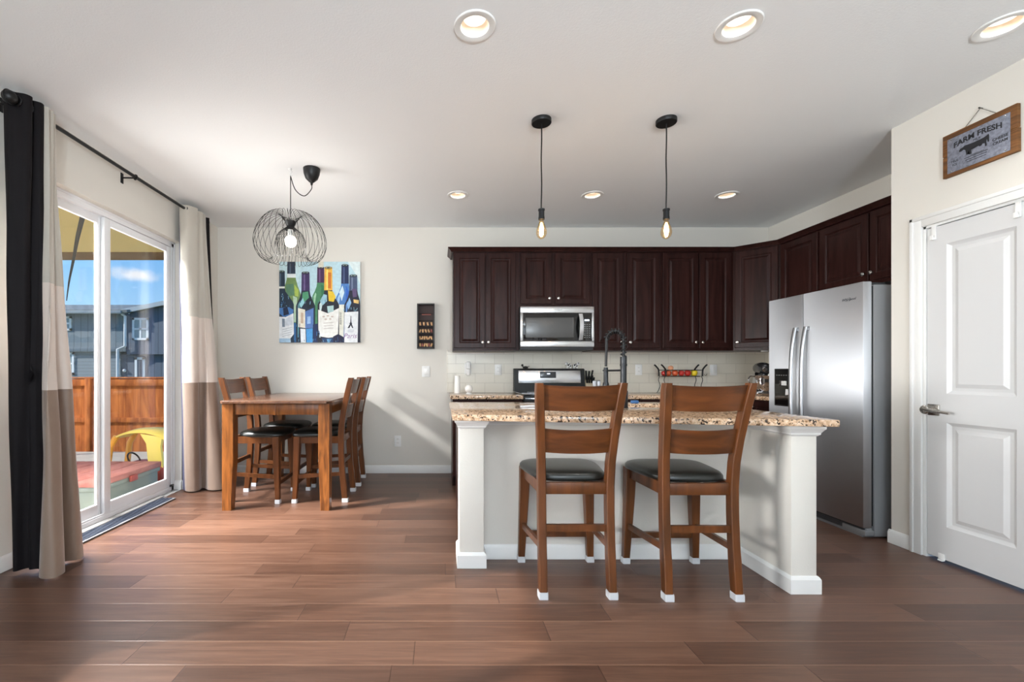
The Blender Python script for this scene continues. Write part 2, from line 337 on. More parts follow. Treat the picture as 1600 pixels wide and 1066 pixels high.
# ------------------------------------------------------------------ mesh builder
class MB:
    def __init__(s): s.bm = bmesh.new(); s.mi = 0
    def add(s, vs, fs, Mx=None):
        v = [s.bm.verts.new(Mx @ Vector(p) if Mx is not None else Vector(p)) for p in vs]
        for f in fs:
            try:
                fc = s.bm.faces.new([v[i] for i in f]); fc.material_index = s.mi
            except ValueError: pass
        return s
    def box(s, x0, x1, y0, y1, z0, z1, bev=0., Mx=None, seg=2):
        vs = [(x, y, z) for x in (x0, x1) for y in (y0, y1) for z in (z0, z1)]
        fs = [(0, 1, 3, 2), (4, 6, 7, 5), (0, 4, 5, 1), (2, 3, 7, 6), (0, 2, 6, 4), (1, 5, 7, 3)]
        if not bev: return s.add(vs, fs, Mx)
        t = bmesh.new(); v = [t.verts.new(p) for p in vs]
        for f in fs: t.faces.new([v[i] for i in f])
        bmesh.ops.bevel(t, geom=t.edges[:], offset=bev, segments=seg, profile=.5, affect='EDGES')
        t.verts.index_update()
        s.add([q.co.copy() for q in t.verts], [[q.index for q in f.verts] for f in t.faces], Mx); t.free(); return s
    def loft(s, secs, cap=True, closed=False, Mx=None):
        n = len(secs[0]); vs = [p for sec in secs for p in sec]; fs = []
        k = len(secs); rng = k if closed else k-1
        for i in range(rng):
            a = i*n; b = ((i+1) % k)*n
            for j in range(n):
                fs.append((a+j, a+(j+1) % n, b+(j+1) % n, b+j))
        if cap and not closed:
            fs.append(tuple(range(n))[::-1]); fs.append(tuple((k-1)*n+j for j in range(n)))
        return s.add(vs, fs, Mx)
    def lathe(s, prof, c=(0, 0, 0), n=24, Mx=None, cap=True):
        secs = [[(c[0]+r*math.cos(2*PI*j/n), c[1]+r*math.sin(2*PI*j/n), c[2]+z) for j in range(n)] for r, z in prof]
        return s.loft(secs, cap, False, Mx)
    def cyl(s, p0, p1, r0, r1=None, n=16, Mx=None):
        return s.tube([p0, p1], r0, n, radii=[r0, r1 if r1 is not None else r0], Mx=Mx)
    def tube(s, pts, r, n=8, radii=None, closed=False, Mx=None):
        P = [Vector(p) for p in pts]; k = len(P); secs = []; up = None
        for i in range(k):
            if closed: t = P[(i+1) % k]-P[i-1]
            else: t = P[min(i+1, k-1)]-P[max(i-1, 0)]
            t.normalize()
            if up is None:
                up = Vector((0, 0, 1)) if abs(t.z) < .9 else Vector((1, 0, 0))
            a = up-t*up.dot(t)
            if a.length < 1e-6: a = t.orthogonal()
            a.normalize(); up = a; b = t.cross(a); rr = radii[i] if radii else r
            secs.append([P[i]+(a*math.cos(2*PI*j/n)+b*math.sin(2*PI*j/n))*rr for j in range(n)])
        return s.loft(secs, True, closed, Mx)
    def sphere(s, c, r, n=16, m=10, sx=1, sy=1, sz=1, Mx=None):
        prof = [(r*math.sin(PI*i/m), -r*math.cos(PI*i/m)) for i in range(m+1)]
        secs = [[(c[0]+sx*max(q, 1e-5)*math.cos(2*PI*j/n), c[1]+sy*max(q, 1e-5)*math.sin(2*PI*j/n), c[2]+sz*z) for j in range(n)] for q, z in prof]
        return s.loft(secs, True, False, Mx)
    def prism(s, poly, z0, z1, Mx=None):
        n = len(poly)
        return s.loft([[(x, y, z0) for x, y in poly], [(x, y, z1) for x, y in poly]], True, False, Mx)
    def rings(s, w, h, rg, Mx=None, back=True):
        """nested rectangles in the local xy plane: (inset, depth)"""
        secs = [[(i, i, d), (w-i, i, d), (w-i, h-i, d), (i, h-i, d)] for i, d in rg]
        if not back:
            s.loft(secs, False, False, Mx); return s.add(secs[-1], [(0, 1, 2, 3)], Mx)
        return s.loft(secs, True, False, Mx)
    def torus(s, c, R, r, n=24, m=8, Mx=None, axis='z'):
        pts = []
        for i in range(n):
            a = 2*PI*i/n; u, v = R*math.cos(a), R*math.sin(a)
            pts.append({'z': (c[0]+u, c[1]+v, c[2]), 'y': (c[0]+u, c[1], c[2]+v), 'x': (c[0], c[1]+u, c[2]+v)}[axis])
        return s.tube(pts, r, m, closed=True, Mx=Mx)

ROOT = {}
def obj(name, mb, mats, parent=None, smooth=True, ang=35):
    bm = mb.bm if isinstance(mb, MB) else mb
    off = ROOT.get(parent.name, Vector()) if parent else None
    me = bpy.data.meshes.new(name)
    bmesh.ops.recalc_face_normals(bm, faces=bm.faces[:])
    bm.to_mesh(me); bm.free()
    if off is not None and off.length: me.transform(Matrix.Translation(-off))
    for m in (mats if isinstance(mats, (list, tuple)) else [mats]): me.materials.append(m)
    if smooth:
        me.shade_smooth(); me.set_sharp_from_angle(angle=math.radians(ang))
    o = bpy.data.objects.new(name, me); COL.objects.link(o)
    if parent:
        o.parent = parent; ROOT[o.name] = off
    return o

def tag(o, label, cat, group=None, kind=None):
    o['label'] = label; o['category'] = cat
    if group: o['group'] = group
    if kind: o['kind'] = kind
    return o
def thing(name, label, cat, loc=(0, 0, 0), group=None):
    o = bpy.data.objects.new(name, None); COL.objects.link(o); o.location = loc; o.empty_display_size = .1
    ROOT[o.name] = Vector(loc)
    return tag(o, label, cat, group)
def solo(name, mb, m, label, cat, loc, group=None, **kw):
    """a thing that is one mesh, built in world coordinates with its origin at loc"""
    bm = mb.bm; bmesh.ops.translate(bm, verts=bm.verts[:], vec=-Vector(loc))
    o = obj(name, mb, m, **kw); o.location = loc
    return tag(o, label, cat, group)
def struct(name, mb, m, parent=None, label=None, **kw):
    o = obj(name, mb, m, parent, **kw)
    if not parent: o['kind'] = 'structure'
    if label: o['label'] = label
    return o
def dup(root, loc, rotz=None, label=None, group=None):
    r = root.copy(); COL.objects.link(r); r.location = loc
    if rotz is not None: r.rotation_euler = (0, 0, rotz)
    if label: r['label'] = label
    if group: r['group'] = group
    for ch in list(root.children):
        c = ch.copy(); COL.objects.link(c); c.parent = r
        for gch in list(ch.children):
            d = gch.copy(); COL.objects.link(d); d.parent = c
    return r
def F(o, u, v):
    u = Vector(u).normalized(); v = Vector(v).normalized(); n = u.cross(v)
    return Matrix(((u.x, v.x, n.x, o[0]), (u.y, v.y, n.y, o[1]), (u.z, v.z, n.z, o[2]), (0, 0, 0, 1)))
def back(x, y, z): return F((x, y, z), (1, 0, 0), (0, 0, 1))       # faces the camera
def right(x, y, z): return F((x, y, z), (0, -1, 0), (0, 0, 1))     # on a right-hand wall, faces -X
def text(name, s, size, m, parent, Mx, ext=.0004, bend=0., shear=0., stretch=1., bold=0.):
    cu = bpy.data.curves.new('t', 'FONT'); cu.body = s; cu.size = size; cu.extrude = ext; cu.align_x = 'CENTER'; cu.align_y = 'CENTER'; cu.shear = shear; cu.offset = bold
    cu.resolution_u = 3
    t = bpy.data.objects.new('t', cu); COL.objects.link(t)
    dg = bpy.context.evaluated_depsgraph_get(); me = bpy.data.meshes.new_from_object(t.evaluated_get(dg))
    bpy.data.objects.remove(t); bpy.data.curves.remove(cu)
    for v in me.vertices:
        v.co.x *= stretch
        if bend: v.co.y -= bend*v.co.x**2
    me.transform(Mx)
    off = ROOT.get(parent.name, Vector()); me.transform(Matrix.Translation(-off))
    me.name = name; me.materials.clear(); me.materials.append(m)
    o = bpy.data.objects.new(name, me); COL.objects.link(o); o.parent = parent; ROOT[o.name] = off
    return o
def P(x, y, d):
    return Vector(((x-688)/700*d, d, EYE-(y-580)/700*d))
def catmull(pts, n):
    P_ = [Vector(p) for p in pts]; out = []; k = len(P_)-1
    for i in range(n):
        t = i/(n-1)*k; j = min(int(t), k-1); f = t-j
        a, b, c, d = P_[max(j-1, 0)], P_[j], P_[j+1], P_[min(j+2, k)]
        out.append(.5*((2*b)+(c-a)*f+(2*a-5*b+4*c-d)*f*f+(3*b-a-3*c+d)*f**3))
    return out

# ------------------------------------------------------------------ room shell
XL, XR, XP, YB, YR, H = -2.486, 3.664, 2.99, 5.0, -3.5, 2.743
WT = .16
YP = 2.97                       # end of the pantry wall
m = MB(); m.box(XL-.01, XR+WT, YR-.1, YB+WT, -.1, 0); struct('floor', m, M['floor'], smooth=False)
CANS = [(x, y) for y in (2.08, 4.08) for x in (.16, 1.385, 2.61)]
def ceiling():
    m = MB(); hw, r, n = .14, .079, 32
    xs = sorted({XL-WT, XR+WT} | {x-hw for x, y in CANS} | {x+hw for x, y in CANS}); ys = sorted({YR-WT, YB+WT} | {y-hw for x, y in CANS} | {y+hw for x, y in CANS})
    for i in range(len(xs)-1):
        for j in range(len(ys)-1):
            cx, cy = (xs[i]+xs[i+1])/2, (ys[j]+ys[j+1])/2
            if any(abs(cx-x) < .01 and abs(cy-y) < .01 for x, y in CANS):
                A = [(cx+r*math.cos(2*PI*k/n), cy+r*math.sin(2*PI*k/n), H) for k in range(n)]; B = []
                for k in range(n):
                    c, s = math.cos(2*PI*k/n), math.sin(2*PI*k/n); q = hw/max(abs(c), abs(s)); B.append((cx+c*q, cy+s*q, H))
                T = [(p[0], p[1], H+.11) for p in A]
                m.loft([B, A, T], cap=False)
            else:
                m.add([(xs[i], ys[j], H), (xs[i+1], ys[j], H), (xs[i+1], ys[j+1], H), (xs[i], ys[j+1], H)], [(0, 1, 2, 3)])
    m.box(XL-WT, XR+WT, YR-WT, YB+WT, H+.11, H+.2)
    struct('ceiling', m, M['ceil'], smooth=False)
ceiling()
m = MB(); m.box(XL-WT, XR+WT, YB, YB+WT, 0, H); struct('wall_back', m, M['wall'], smooth=False)
DY0, DY1, DZ = 2.62, 4.307, 2.368          # sliding door opening
WY0, WY1, WZ0, WZ1 = -.35, 1.35, .75, 2.15  # side window behind the frame's left edge
m = MB()
m.box(XL-WT, XL, DY1, YB, -.02, H); m.box(XL-WT, XL, DY0, DY1, DZ, H); m.box(XL-WT, XL, WY1, DY0, -.02, H)
m.box(XL-WT, XL, WY0, WY1, -.02, WZ0); m.box(XL-WT, XL, WY0, WY1, WZ1, H); m.box(XL-WT, XL, YR, WY0, -.02, H)
struct('wall_left', m, M['wall'], smooth=False)
m = MB(); m.box(XR, XR+WT, YP-.12, YB, 0, H); struct('wall_right', m, M['wall'], smooth=False)
PD0, PD1, PDZ = 2.205, 2.772, 2.03          # pantry door opening
m = MB(); m.box(XP, XP+.12, PD1, YP, 0, H); m.box(XP, XP+.12, PD0, PD1, PDZ, H); m.box(XP, XP+.12, YR, PD0, 0, H); m.box(XP+.12, XR, YP-.12, YP, 0, H)
struct('wall_pantry', m, M['wall'], smooth=False)
m = MB(); m.box(XL-WT, -1.9, YR-WT, YR, 0, H); m.box(2.5, XP+.12, YR-WT, YR, 0, H); m.box(-1.9, 2.5, YR-WT, YR, 0, .5); m.box(-1.9, 2.5, YR-WT, YR, 2.4, H)
struct('wall_rear', m, M['wall'], smooth=False)

def base_prof(m, p0, p1, n, h=.09, t=.014):
    """baseboard from p0 to p1 (floor points), standing off the wall along n"""
    p0, p1, n = Vector((*p0, 0)), Vector((*p1, 0)), Vector((*n, 0))
    pr = [(0, .002), (t, .002), (t, h-.018), (t*.55, h-.004), (t*.3, h), (0, h)]
    m.loft([[p+n*a+Vector((0, 0, z)) for a, z in pr] for p in (p0, p1)])
m = MB(); base_prof(m, (XL, YB), (.118, YB), (0, -1)); struct('baseboard_back', m, M['trim'])
m = MB(); base_prof(m, (XL, DY1), (XL, YB), (1, 0)); base_prof(m, (XL-.08, DY1), (XL, DY1), (0, -1)); base_prof(m, (XL, YR), (XL, DY0), (1, 0)); struct('baseboard_left', m, M['trim'])
m = MB(); base_prof(m, (XP, PD1+.066), (XP, YP+.012), (-1, 0)); base_prof(m, (XP-.012, YP), (XR, YP), (0, 1)); base_prof(m, (XP, YR), (XP, PD0-.066), (-1, 0)); struct('baseboard_pantry', m, M['trim'])

# window behind the frame edge and rear window
def plain_window(name, y0, y1, z0, z1, axis):
    m = MB(); q = .05
    if axis == 'x':
        a, b = XL-.11, XL-.06
        for s in ((y0, y0+q, z0, z1), (y1-q, y1, z0, z1), (y0, y1, z0, z0+q), (y0, y1, z1-q, z1), ((y0+y1)/2-.03, (y0+y1)/2+.03, z0, z1)):
            m.box(a, b, s[0], s[1], s[2], s[3])
    else:
        a, b = YR-.11, YR-.06
        for s in ((y0, y0+q, z0, z1), (y1-q, y1, z0, z1), (y0, y1, z0, z0+q), (y0, y1, z1-q, z1), (y0+1.45, y0+1.51, z0, z1), (y0+2.9, y0+2.96, z0, z1)):
            m.box(s[0], s[1], a, b, s[2], s[3])
    o = struct(name, m, M['vinyl'], smooth=False)
    g = MB()
    if axis == 'x': g.box(XL-.088, XL-.084, y0+q, y1-q, z0+q, z1-q)
    else: g.box(y0+q, y1-q, YR-.088, YR-.084, z0+q, z1-q)
    obj('window_pane', g, M['glass'], o, smooth=False)
plain_window('window_2', WY0, WY1, WZ0, WZ1, 'x')
plain_window('window_3', -1.9, 2.5, .5, 2.4, 'y')

# sliding glass door
def sliding_door():
    fx0, fx1 = XL-.135, XL-.068
    f = MB(); w = .05
    f.box(fx0, fx1, DY0, DY1, DZ-w, DZ, .004); f.box(fx0, fx1, DY0, DY0+w, 0, DZ, .004); f.box(fx0, fx1, DY1-w, DY1, 0, DZ, .004)
    f.box(fx0, fx1, DY0, DY1, .0, .045, .004)
    f.box(fx1-.004, fx1+.006, DY0, DY1, DZ-.016, DZ, .002); f.box(fx1-.004, fx1+.006, DY1-.016, DY1, .0, DZ, .002)
    f.box(fx0+.03, fx0+.036, DY0, DY1, DZ-w-.012, DZ-w, 0); f.box(fx1-.012, fx1-.006, DY0, DY1, .045, .058, 0)
    root = struct('window_1', f, M['vinyl'], label='white vinyl sliding patio door in the left wall')
    ym = 3.43
    def panel(name, y0, y1, x0, x1, glassm):
        s = MB(); q = .062; z0, z1 = .047, DZ-w-.003
        s.box(x0, x1, y0, y0+q, z0, z1, .005); s.box(x0, x1, y1-q, y1, z0, z1, .005); s.box(x0, x1, y0+q, y1-q, z0, z0+.085, .005); s.box(x0, x1, y0+q, y1-q, z1-.055, z1, .005)
        o = obj(name, s, M['vinyl'], root)
        g = MB(); xm = (x0+x1)/2; g.box(xm-.004, xm+.004, y0+q-.01, y1-q+.01, z0+.08, z1-.05); obj('glass_pane', g, glassm, o, smooth=False)
        k = MB(); z = (z0+.085, z1-.055); k.box(x0+.004, x1-.004, y0+q, y0+q+.008, z[0], z[1]); k.box(x0+.004, x1-.004, y1-q-.008, y1-q, z[0], z[1]); obj('glazing_bead', k, M['trim'], o)
        return o
    panel('sliding_panel', DY0+w, ym+.02, fx0+.006, fx0+.033, M['glass'])
    b = panel('fixed_panel', ym-.02, DY1-w, fx0+.036, fx1-.004, M['screen'])
    k = MB(); k.box(fx1-.008, fx1+.012, DY1-.075, DY1-.03, .045, .062, .002); obj('door_stop', k, M['dgrey'], root)
sliding_door()
m = MB(); m.box(XL-.135, XL, DY0, DY1, -.02, .003); m.box(XL-.068, XL-.01, DY0, DY1-.25, .003, .012, .003); struct('trim_sill', m, M['sill'])
# pantry door with casing
def pantry_door():
    c = MB(); cw = .066
    def casing(y0, y1, z0, z1):
        c.box(XP-.016, XP, y0, y1, z0, z1, .004)
    casing(PD1, PD1+cw, 0, PDZ+cw); casing(PD0-cw, PD0, 0, PDZ+cw); casing(PD0, PD1, PDZ, PDZ+cw)
    c.box(XP-.022, XP-.01, PD1+cw-.022, PD1+cw, 0, PDZ+cw, .004); c.box(XP-.022, XP-.01, PD0-cw, PD1+cw, PDZ+cw-.022, PDZ+cw, .004)
    c.box(XP, XP+.12, PD1-.014, PD1, 0, PDZ); c.box(XP, XP+.12, PD0, PD0+.014, 0, PDZ); c.box(XP, XP+.12, PD0, PD1, PDZ-.014, PDZ)
    struct('trim_door', c, M['trim'])
    y0, y1 = PD0+.017, PD1-.017; zb, zt = .02, PDZ-.019; xf = XP+.004; t = .035
    d = MB(); W = y1-y0; st = .105
    hs = [(zb, .215), (.835, 1.005), (1.895, zt)]
    d.box(xf, xf+t, y0, y0+st, zb, zt); d.box(xf, xf+t, y1-st, y1, zb, zt)
    for a, b in hs: d.box(xf, xf+t, y0+st, y1-st, a, b)
    for a, b in ((.215, .835), (1.005, 1.895)):
        d.rings(W-2*st, b-a, [(0, 0), (.012, -.009), (.020, -.012), (.036, -.012), (.058, -.003)], right(xf, y1-st, a), back=False)
    d.box(xf+.018, xf+t, y0+st, y1-st, .215, 1.895)
    root = struct('door_1', d, M['door'], label='white two panel pantry door in the right wall', ang=20)
    yk, zk = 2.715, .905
    h = MB(); h.box(xf-.009, xf, yk-.032, yk+.032, zk-.034, zk+.034, .003); h.cyl((xf-.009, yk, zk), (xf-.05, yk, zk), .011)
    h.lathe([(.004, 0), (.022, .001), (.027, .006), (.022, .014), (.004, .017)], n=20, Mx=F((xf-.055, yk+.012, zk), (0, 1, 0), (0, 0, 1)))
    h.tube([(xf-.045, yk+.012, zk), (xf-.052, yk-.02, zk-.002), (xf-.053, yk-.07, zk-.006), (xf-.052, yk-.125, zk-.012)], .008, 10, radii=[.011, .010, .009, .007])
    o = obj('door_handle', h, M['nickel'], root)
    o['label'] = 'satin nickel lever handle'
    return xf, zt
PXF, PZT = pantry_door()
def over_door_hook(y, label):
    m = MB(); w = .012
    m.box(PXF-.006, PXF-.001, y-w, y+w, PZT-.075, PZT+.004, .001); m.box(PXF-.006, PXF+.03, y-w, y+w, PZT+.002, PZT+.007, .001)
    m.box(PXF-.018, PXF-.006, y-w*.8, y+w*.8, PZT-.078, PZT-.062, .002); m.box(PXF-.020, PXF-.016, y-w*.8, y+w*.8, PZT-.078, PZT-.05, .001)
    solo('over_door_hook', m, M['white'], label, 'hook', (PXF, y, PZT-.075), 'hooks over the pantry door')
over_door_hook(2.715, 'white over-door hook at the handle side of the pantry door top')
over_door_hook(2.318, 'white over-door hook toward the right of the pantry door top')
m = MB(); m.box(PXF-.006, PXF-.001, 2.655, 2.69, .014, .05, .001); m.box(PXF-.022, PXF-.004, 2.655, 2.68, .010, .018, .002)
solo('door_clip', m, M['white'], 'small white clip on the bottom edge of the pantry door', 'clip', (PXF, 2.67, .01))

# ------------------------------------------------------------------ recessed lights
def downlight(x, y, label):
    t = thing('recessed_light', label, 'ceiling light', (x, y, H), 'recessed ceiling lights')
    a = MB(); a.lathe([(.097, 0), (.0975, -.004), (.094, -.007), (.072, -.007), (.066, -.004), (.064, .002)], (x, y, H), 36, cap=False); obj('trim_ring', a, M['white'], t)
    b = MB(); b.lathe([(.0645, .001), (.054, .034), (.052, .036)], (x, y, H), 36, cap=False); obj('baffle', b, M['baffle'], t)
    l = MB(); l.lathe([(.0528, .0365), (.0528, .040)], (x, y, H), 36); obj('lens', l, M['led'], t)
    d = bpy.data.lights.new('downlight', 'AREA'); d.shape = 'DISK'; d.size = .09; d.spread = math.radians(98); d.energy = CAN_W; d.color = (1, .95, .88)
    o = bpy.data.objects.new('downlight', d); COL.objects.link(o); o.parent = t; o.location = (0, 0, .030)
labels = ['recessed downlight at the front left, above the island stools', 'recessed downlight at the front middle of the ceiling', 'recessed downlight at the front right, near the pantry sign',
          'recessed downlight at the back left, before the wall cabinets', 'recessed downlight at the back middle, between the two pendants', 'recessed downlight at the back right, toward the refrigerator']
for i, (x, y) in enumerate(CANS):
    downlight(x, y, labels[i])

# ------------------------------------------------------------------ curtains and rod
ROD_X, ROD_Z = -2.38, 2.655
t = thing('curtain_rod', 'long black curtain rod with finials above the sliding glass door', 'curtain rod', (ROD_X, 3.4, ROD_Z))
m = MB(); m.cyl((ROD_X, 2.50, ROD_Z), (ROD_X, 4.52, ROD_Z), .0125, n=14); obj('rod', m, M['bmet'], t)
for y, s in ((2.475, -1), (4.545, 1)):
    m = MB(); m.sphere((ROD_X, y, ROD_Z), .036, 20, 14); m.cyl((ROD_X, y-s*.03, ROD_Z), (ROD_X, y-s*.06, ROD_Z), .019); m.torus((ROD_X, y, ROD_Z), .036, .004, axis='x'); obj('finial', m, M['bmet'], t)
for y in (2.53, 3.495, 4.47):
    m = MB(); m.box(XL, XL+.006, y-.014, y+.014, ROD_Z-.05, ROD_Z+.03, .002); m.cyl((XL+.004, y, ROD_Z-.006), (ROD_X-.015, y, ROD_Z-.008), .006); m.torus((ROD_X, y, ROD_Z), .016, .005, 16, 6, axis='y'); m.box(ROD_X-.006, ROD_X+.006, y-.006, y+.006, ROD_Z-.024, ROD_Z-.012); obj('bracket', m, M['bmet'], t)

def sheet(top, bot, ztop, zbot, n, nz, wob, thick=.004, seed=0):
    """cloth hung from path top to path bot"""
    rr = random.Random(seed); A = catmull(top, n); B = catmull(bot, n); m = MB()
    ph = [rr.uniform(0, 6) for _ in range(6)]
    rows = []
    for k in range(nz):
        f = k/(nz-1); e = f**1.25; z = ztop+(zbot-ztop)*f; row = []
        for i in range(n):
            u = i/(n-1); p = A[i].lerp(B[i], e)
            d = wob*math.sin(PI*f)*(math.sin(u*17+ph[0]+f*3)+.6*math.sin(f*19+ph[1]+u*5)*.5)
            row.append(Vector((p.x+d, p.y+d*.5, z)))
        rows.append(row)
    vs = [p for r in rows for p in r]; fs = []
    for k in range(nz-1):
        for i in range(n-1): fs.append((k*n+i, k*n+i+1, (k+1)*n+i+1, (k+1)*n+i))
    m.add(vs, fs); bmesh.ops.recalc_face_normals(m.bm, faces=m.bm.faces[:])
    bmesh.ops.solidify(m.bm, geom=m.bm.faces[:], thickness=thick)
    return m
def grommets(t, pts, r=.024):
    for p in pts:
        m = MB(); m.torus(p, r, .006, 20, 6, axis='y'); obj('grommet', m, M['dsteel'], t)
t = thing('curtain', 'banded taupe and cream curtain with dark plum edge, nearest the viewer', 'curtain', (-2.33, 2.58, 0), 'curtains on the patio door rod')
top_d = [(-2.435, 2.50, 0), (-2.405, 2.495, 0), (-2.385, 2.515, 0), (-2.345, 2.53, 0), (-2.335, 2.56, 0), (-2.375, 2.58, 0), (-2.345, 2.60, 0), (-2.33, 2.615, 0), (-2.335, 2.635, 0)]
bot_d = [(-2.40, 2.53, 0), (-2.385, 2.505, 0), (-2.37, 2.50, 0), (-2.355, 2.53, 0), (-2.335, 2.545, 0), (-2.31, 2.525, 0), (-2.28, 2.535, 0), (-2.245, 2.53, 0), (-2.215, 2.505, 0)]
top_l = [(-2.335, 2.635, 0), (-2.320, 2.645, 0), (-2.318, 2.655, 0), (-2.338, 2.665, 0), (-2.330, 2.68, 0), (-2.322, 2.692, 0), (-2.342, 2.70, 0), (-2.338, 2.715, 0), (-2.345, 2.73, 0), (-2.37, 2.735, 0), (-2.40, 2.73, 0)]
bot_l = [(-2.215, 2.505, 0), (-2.20, 2.455, 0), (-2.15, 2.43, 0), (-2.10, 2.45, 0), (-2.12, 2.53, 0), (-2.25, 2.57, 0), (-2.275, 2.63, 0), (-2.22, 2.655, 0), (-2.17, 2.68, 0), (-2.19, 2.75, 0), (-2.30, 2.78, 0)]
obj('lining', sheet(top_d, bot_d, 2.705, .022, 80, 40, .006, seed=3), M['lining'], t, ang=80)
obj('banded_panel', sheet(top_l, bot_l, 2.70, .012, 110, 60, .010, seed=5), M['curtain'], t, ang=80)
grommets(t, [(-2.378, 2.512, ROD_Z), (-2.378, 2.585, ROD_Z), (-2.378, 2.65, ROD_Z), (-2.378, 2.71, ROD_Z)], .027)
t = thing('curtain', 'banded silver and taupe curtain beside the dining table, in the far corner', 'curtain', (-2.3, 4.3, 0), 'curtains on the patio door rod')
top2 = [(-2.425, 4.165, 0), (-2.40, 4.16, 0), (-2.355, 4.17, 0), (-2.325, 4.21, 0), (-2.31, 4.26, 0), (-2.345, 4.29, 0), (-2.335, 4.33, 0), (-2.315, 4.36, 0), (-2.345, 4.385, 0), (-2.33, 4.42, 0), (-2.335, 4.45, 0)]
bot2 = [(-2.40, 4.22, 0), (-2.37, 4.20, 0), (-2.335, 4.19, 0), (-2.30, 4.20, 0), (-2.285, 4.24, 0), (-2.30, 4.32, 0), (-2.26, 4.31, 0), (-2.19, 4.25, 0), (-2.12, 4.245, 0), (-2.075, 4.30, 0), (-2.11, 4.42, 0)]
obj('banded_panel', sheet(top2, bot2, 2.685, .012, 120, 48, .006, seed=8), M['curtain'], t, ang=80)
lt = [(-2.335, 4.45, 0), (-2.35, 4.48, 0), (-2.325, 4.51, 0), (-2.36, 4.53, 0), (-2.43, 4.53, 0)]
lb = [(-2.11, 4.42, 0), (-2.16, 4.47, 0), (-2.20, 4.50, 0), (-2.27, 4.52, 0), (-2.43, 4.54, 0)]
obj('lining', sheet(lt, lb, 2.68, .02, 40, 40, .003, seed=9), M['lining'], t, ang=80)
nt_ = [(-2.44, 4.19, 0), (-2.43, 4.175, 0), (-2.425, 4.165, 0)]; nb_ = [(-2.45, 4.27, 0), (-2.43, 4.25, 0), (-2.40, 4.22, 0)]
obj('side_hem', sheet(nt_, nb_, 2.68, .014, 12, 30, .002, seed=2), M['navy'], t, ang=80)
grommets(t, [(-2.378, y, ROD_Z) for y in (4.17, 4.275, 4.345, 4.41)])

# door mat strip
m = MB(); m.box(-2.478, -2.355, 2.86, 3.99, .003, .013, .003)
t = thing('door_mat', 'narrow navy ribbed mat along the sliding door sill', 'mat', (-2.42, 3.42, .003))
obj('binding', m, M['mat_edge'], t)
m = MB()
for i in range(9):
    x = -2.468+i*.0118
    n = 24; pts = []
    for k in range(n+1): pts.append((x+.002*math.sin(k*.9+i), 2.885+(3.97-2.885)*k/n, .0125+.0022*math.sin(k*1.3+i*2)))
    m.tube(pts, .0058, 6)
obj('pile', m, M['mat_blue'], t)

